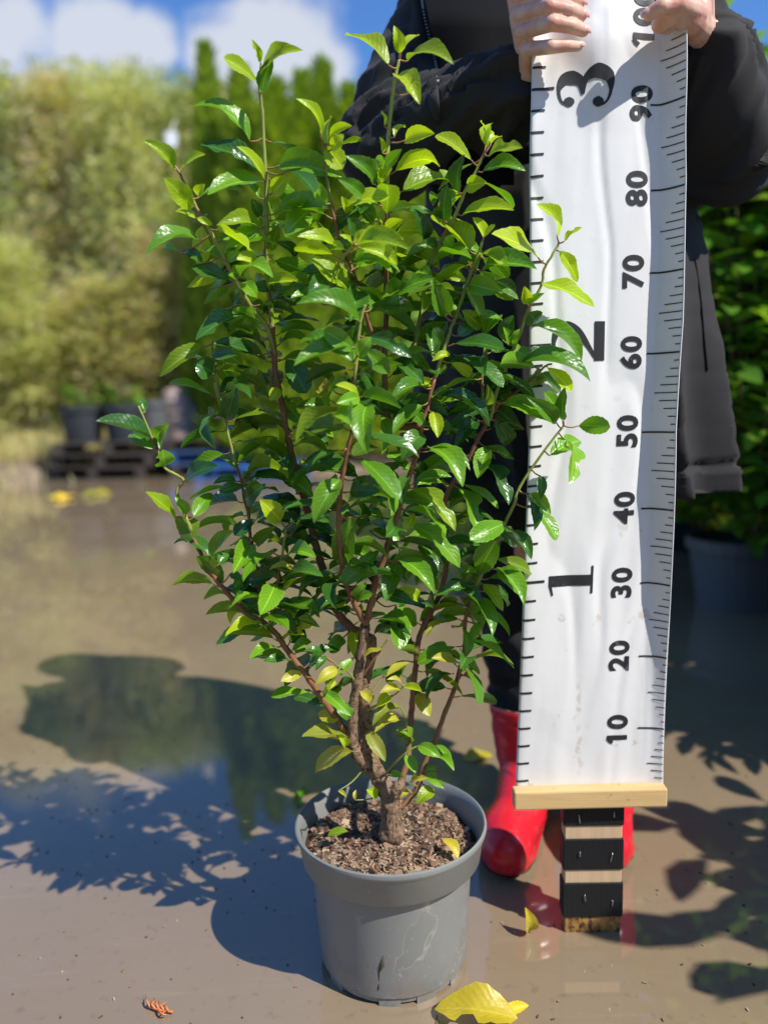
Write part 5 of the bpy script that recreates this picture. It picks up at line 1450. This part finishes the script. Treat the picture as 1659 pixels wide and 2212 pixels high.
# jacket
jk = MB()
jprof = []
for z_, hw, dp, cx in ((1.30, .165, .13, .29), (1.22, .19, .160, .29), (1.10, .205, .180, .29), (.98, .212, .195, .295), (.86, .228, .20, .30), (.75, .248, .20, .305), (.66, .262, .20, .306), (.60, .266, .20, .306)):
    jprof.append((z_, hw, dp, cx))
jprof.sort()
for i in range(62):
    z_ = .59 + .0116 * i
    hw, dp, cx = [float(np.interp(z_, [q[0] for q in jprof], [q[j] for q in jprof])) for j in (1, 2, 3)]
    jk.ellipsoid((cx, 1.29, z_), (hw, dp, .03), 28, 8)
jk.ellipsoid((.29, 1.30, 1.30), (.165, .125, .10), 28, 12)
for a, b, c, cuff in ((S_l, E_l, W_l, P(1117, 200, 1.062)), (S_r, E_r, W_r, P(1528, 135, 1.062))):
    jk.capsule((.29, 1.32, 1.34), .09, a, .075, 14)
    jk.capsule(a, .074, b, .072, 16)
    jk.capsule(b, .074, b.lerp(cuff, .55), .066, 16)
    jk.capsule(b.lerp(cuff, .5), .066, cuff, .054, 16)
jk.capsule((.22, 1.39, 1.43), .06, (.36, 1.39, 1.43), .06, 12)
jk.ellipsoid((.29, 1.44, 1.41), (.13, .08, .12), 16, 10)
jm = remeshed(jk, .0068, 22, .5)
def seg_par(p, a, b):
    ab = b - a
    t = max(0, min(1, (p - a).dot(ab) / ab.length_squared))
    return t, (p - (a + ab * t)).length
nr = [v.normal.copy() for v in jm.vertices]
def ridge(v): return (1 - abs(noise.noise(v)) * 2.2)
for v, n in zip(jm.vertices, nr):
    p = v.co.copy()
    best = None
    for (a, b, nm2) in ((S_l, E_l, 0), (E_l, W_l, 1), (S_r, E_r, 2), (E_r, W_r, 3)):
        t, d = seg_par(p, a, b)
        if d < .1 and (best is None or d < best[1]): best = (t, d, nm2, a, b)
    if best:
        t, d, q, a, b = best
        L = (b - a).length
        axd = (b - a).normalized()
        rad_ = p - (a + axd * (t * L))
        ang = math.atan2(rad_.z, rad_.y)
        near_el = math.exp(-((t - (1 if q in (0, 2) else 0)) / .38) ** 2)
        near_cuff = math.exp(-((t - 1) / .35) ** 2) if q in (1, 3) else 0
        w1 = ridge(Vector((t * L * 16 + ang * .9, ang * .8, q * 3.1)))
        w2 = ridge(Vector((t * L * 5 + ang * 1.2, ang * 2.0 + t * 2, q * 7.7 + 3)))
        amp = .006 + .013 * near_el + .006 * near_cuff
        dsp = amp * (w1 - .45) + .011 * (w2 - .45)
    else:
        w1 = ridge(Vector((p.x * 11 + p.z * 1.6, p.y * 11, p.z * 1.7)))
        w2 = ridge(Vector((p.x * 4 - p.z * 3.0, p.y * 4, p.z * 3.0 + 4)))
        dsp = .024 * (w1 - .45) * (.6 + .8 * smooth01((1.0 - p.z) / .35)) + .010 * (w2 - .45)
        if p.z < .635: dsp += .004 * (1 + .5 * noise.noise(Vector((p.x * 30, p.y * 30, 0))))
        elif p.z < .648: dsp -= .006
    v.co = p + n * dsp
    if v.co.z < .597: v.co.z = .597 + (v.co.z - .597) * .04
for p_ in jm.polygons: p_.use_smooth = True
jm.materials.clear(); jm.materials.append(M_JACKET)
jacket = obj('jacket', jm, person)
from mathutils.bvhtree import BVHTree
bvh = BVHTree.FromPolygons([v.co.copy() for v in jm.vertices], [tuple(p.vertices) for p in jm.polygons])
def on_jacket(px, py, off):
    d = PDIR(px, py)
    hit = bvh.ray_cast(CP, d)
    if hit[0] is None: return P(px, py, 1.24)
    return hit[0] - d * off
# open front edge with a zip
def panel(lines, name, m, parent, thick=.006):
    """raised cloth strip through rows of photograph points"""
    rows = [[on_jacket(px, py, thick) for px, py in ln] for ln in lines]
    rows = [catmull(rw, 6) for rw in rows]
    vs = [q for rw in rows for q in rw]
    n = len(rows[0])
    under = [q + Vector((0, .014, 0)) for q in vs]
    fs = []
    for i in range(len(rows) - 1):
        for j in range(n - 1):
            a = i * n + j
            fs.append((a, a + n, a + n + 1, a + 1))
    N = len(vs)
    m_ = len(rows)
    fs2 = [tuple(q + N for q in f)[::-1] for f in fs]
    ed = [(j, j + 1, j + 1 + N, j + N) for j in range(n - 1)] + [((m_ - 1) * n + j + 1, (m_ - 1) * n + j, (m_ - 1) * n + j + N, (m_ - 1) * n + j + 1 + N) for j in range(n - 1)]
    return obj(name, mesh_from(name, vs + under, fs + fs2 + ed, [m]), parent)
pk = panel([[(866, -60), (872, 0), (884, 70), (902, 140), (925, 215), (940, 262)], [(884, -60), (890, 0), (902, 68), (920, 132), (938, 205), (946, 262)], [(900, -60), (905, 0), (917, 64), (936, 124), (947, 195), (950, 262)]], 'front_placket', M_JACKET, jacket)
sv = []
for py in range(-220, 420, 20):
    xl_ = float(np.interp(py, [-220, 0, 60, 120, 190, 262, 420], [912, 918, 930, 950, 960, 965, 970]))
    for j in range(13):
        px = xl_ + (1110 - xl_) * j / 12
        sv.append(P(px, py, 1.108 + max(0, 40 - py) * .0006 - .012 * math.sin(math.pi * j / 12) + .003 * noise.noise(Vector((px * .012, py * .006, 4)))))
nr_ = 32
obj('shirt', mesh_from('shirt', sv, [(i * 13 + j, i * 13 + j + 1, (i + 1) * 13 + j + 1, (i + 1) * 13 + j) for i in range(nr_ - 1) for j in range(12)], [M_SHIRT]), person)
M_ZIP = mat('zip_teeth', (0.55, 0.55, 0.57), .35, .5, Metallic=.6)
zl = catmull([on_jacket(px, py, .008) for px, py in ((907, -60), (911, 0), (919, 50), (932, 100), (941, 140), (946, 176))], 14)
zp = MB()
acc = 0
for i in range(1, len(zl)):
    acc += (zl[i] - zl[i - 1]).length
    if acc > .0032:
        acc = 0
        zp.box(zl[i] + Vector((0, -.001, 0)), (.0032, .002, .0014))
zp.build('zip', M_ZIP, jacket, smooth=False)
# side pocket seam on the skirt
sm_ = MB()
sm_.tube(catmull([on_jacket(px, py, .001) for px, py in ((1500, 560), (1512, 640), (1520, 730), (1527, 800))], 6), .0016, 5)
sm_.build('pocket_seam', M_SHIRT, jacket)

# trousers
tr = MB()
for kx, fx in ((.230, .240), (.385, .372)):
    tr.capsule((kx * .7 + .29 * .3, 1.29, .86), .105, (kx, 1.325, .50), .079, 18)
    tr.capsule((kx, 1.325, .50), .079, (fx, 1.30, .27), .067, 18)
    tr.capsule((fx, 1.30, .27), .067, (fx, 1.295, .235), .062, 18)
tm = remeshed(tr, .007, 5, .5)
nr = [v.normal.copy() for v in tm.vertices]
for v, n in zip(tm.vertices, nr):
    p = v.co
    a = math.atan2(p.y - 1.31, p.x - (.235 if p.x < .3 else .38))
    low = math.exp(-((p.z - .25) / .10) ** 2)
    v.co = p + n * (.009 * (ridge(Vector((a * 1.2, p.z * (9 + 14 * low), p.x * 2))) - .45) + .010 * low * (ridge(Vector((a * .8 + 3, p.z * 26, 1))) - .5))
    if v.co.z < .205: v.co.z = .205
for p_ in tm.polygons: p_.use_smooth = True
tm.materials.clear(); tm.materials.append(M_TROUSER)
obj('trousers', tm, person)

# boots
def boot(ax_, tx_, toeY):
    b = MB()
    b.capsule((ax_, 1.295, .26), .067, (ax_, 1.29, .17), .062, 20)
    b.capsule((ax_, 1.29, .17), .062, (ax_, 1.285, .10), .050, 20)
    b.capsule((ax_, 1.305, .045), .044, (ax_, 1.285, .10), .050, 18)
    b.capsule((ax_, 1.285, .105), .048, (ax_ * .5 + tx_ * .5, 1.215, .062), .045, 18)
    b.capsule((ax_ * .45 + tx_ * .55, 1.215, .056), .045, (tx_, toeY + .075, .043), .047, 18)
    b.capsule((tx_, toeY + .075, .043), .047, (tx_ - .004, toeY + .044, .038), .041, 18)
    b.capsule((ax_, 1.31, .03), .042, (tx_, toeY + .070, .024), .047, 18)
    me = remeshed(b, .0036, 8, .5)
    for v in me.vertices:
        if v.co.z < .0: v.co.z = -.003
        if v.co.z > .226: v.co.z = .226
        if .012 < v.co.z < .024: v.co += v.normal * .0016
        if .205 < v.co.z < .224: v.co += v.normal * .0022
        if .118 < v.co.z < .130: v.co += v.normal * .0013 * (1 + noise.noise(v.co * 40))
        if .06 < v.co.z < .20: v.co += v.normal * .0022 * noise.noise(Vector((v.co.x * 14, v.co.y * 14, v.co.z * 42)))
    me.materials.clear()
    for m_ in (M_BOOT, M_SOLE, M_LINING): me.materials.append(m_)
    for p_ in me.polygons:
        p_.use_smooth = True
        z = p_.center.z
        p_.material_index = 1 if z < .015 else (2 if z > .2245 else 0)
    return obj('boot', me, person)
boot(.242, .186, 1.098)
boot(.372, .346, 1.105)

# ---------------------------------------------------------------- fallen leaves and litter
def fallen(name, label, b, t, nv, W, kind, mi=2, cat='leaf', group=None):
    o = bpy.data.objects.new(name, LEAF[mi])
    COL.objects.link(o)
    ax = t - b; L = ax.length; ax = ax / L
    n = (nv - ax * nv.dot(ax)).normalized(); s = n.cross(ax)
    o.matrix_world = Matrix(((ax.x * L, s.x * W, n.x * L, b.x), (ax.y * L, s.y * W, n.y * L, b.y), (ax.z * L, s.z * W, n.z * L, b.z), (0, 0, 0, 1)))
    o.material_slots[0].link = 'OBJECT'; o.material_slots[0].material = LM[kind]
    tag(o, label, cat, group)
    return o
def G(x, y, z=.003): return PG(x, y, z)
fallen('fallen_leaf', 'large ragged yellow fallen leaf floating in front of the grey pot', G(1118, 2200, .010), G(938, 2180, .006), Vector((.1, -.25, 1)), .050, 'w', 6)
fallen('fallen_leaf', 'narrow curled yellow leaf beside the large fallen leaf', G(1080, 2192, .006), G(1142, 2172, .012), Vector((0, -.6, 1)), .014, 'w', 7)
fallen('fallen_leaf', 'yellow fallen leaf standing upright in the water below the red boot', G(1140, 2012, .0), P(1136, 1962, G(1140, 2012).y - .004), Vector((.4, -1, .1)), .020, 'w', 3)
fallen('fallen_leaf', 'yellow fallen leaf in the water left of the red boot shaft', G(1000, 1640, .004), G(1064, 1632, .006), Vector((0, -.3, 1)), .034, 'w', 2)
sb = PC + Vector((.075, -.035, SOIL_Z + .004))
fallen('fallen_leaf', 'curled yellow leaf lying on the bark mulch in the pot', P(955, 1812, sb.y), P(990, 1855, sb.y - .025), Vector((.3, -.4, 1)), .016, 'w', 1)
fallen('fallen_leaf', 'torn bright green leaf scrap on the bark mulch', P(708, 1806, PC.y - .02), P(752, 1796, PC.y - .02), Vector((0, -.3, 1)), .014, 'y', 0)
fallen('fallen_leaf', 'green fallen leaf in the shaded water behind the pot', G(640, 1742, .003), G(662, 1700, .004), Vector((0, 0, 1)), .016, 'g', 2)
rf = random.Random(77)
for i, (px, py) in enumerate(((90, 992), (112, 985), (140, 978), (165, 972), (188, 982), (150, 1078), (175, 1074), (130, 1080), (240, 1068))):
    q = G(px, py, .004)
    a = rf.uniform(0, 6.28)
    L = rf.uniform(.10, .2)
    fallen('fallen_leaf', 'yellow fallen leaf floating near the far bank', q, q + Vector((math.cos(a) * L, math.sin(a) * L, .02)), Vector((0, -.4, 1)), L * .5, 'w' if i % 3 else 'l', 2, 'leaf', 'yellow leaves near the far bank')
# rusty conifer twig
M_RUST = mat('rusty_dry_conifer', (0.62, 0.20, 0.07), .7, .2)
mb = MB()
tw = [G(318, 2172, .004), G(340, 2180, .005), G(362, 2184, .004), G(374, 2186, .004)]
mb.tube(catmull(tw, 4), .0016, 6)
rt = random.Random(4)
for (a, b, c) in (((326, 2176), (321, 2167), (317, 2154)), ((338, 2180), (330, 2170), (331, 2161)), ((346, 2181), (338, 2171), (334, 2157)), ((356, 2183), (350, 2174), (344, 2164)), ((364, 2184), (360, 2178), (352, 2172)), ((340, 2180), (352, 2190), (360, 2192))):
    bb = G(b[0] + rt.uniform(-2, 2), b[1] + rt.uniform(-1, 1), .009)
    mb.tube(catmull([G(*a, .004), bb, G(c[0] + rt.uniform(-2, 2), c[1], .006)], 3), [.0016, .0015, .0014, .0013, .0011, .0009, .0006], 5)
    mb.tube([bb, bb + Vector((rt.uniform(-.006, .006), .006, .001))], [.0011, .0005], 4)
tag(mb.build('conifer_twig', M_RUST, at=tw[0]), 'small rusty orange conifer twig on the wet ground', 'twig')
# scattered specks, seeds and stalks floating on the water
M_SPECK = simple_leaf_mat('litter', [(0.05, 0.035, 0.025), (0.12, 0.08, 0.05), (0.40, 0.33, 0.25), (0.08, 0.05, 0.03), (0.3, 0.2, 0.12)], .8, 0, .2)
mb = MB()
for i in range(1000):
    X, Y = rf.uniform(-1.2, 1.0), .62 + 2.2 * rf.random() ** 1.6
    if (X - PC.x) ** 2 + (Y - PC.y) ** 2 < .013: continue
    L = rf.uniform(.002, .005) if rf.random() < .96 else rf.uniform(.007, .016)
    mb.box((X, Y, .0012), (L, rf.uniform(.0012, .0024), .0012), Matrix.Rotation(rf.uniform(0, 6.28), 3, 'Z') @ Matrix.Rotation(rf.uniform(-.1, .1), 3, 'Y'))
tag(mb.build('litter', M_SPECK, smooth=False), 'tiny dark and pale specks of plant litter on the wet ground', 'litter', kind='stuff')
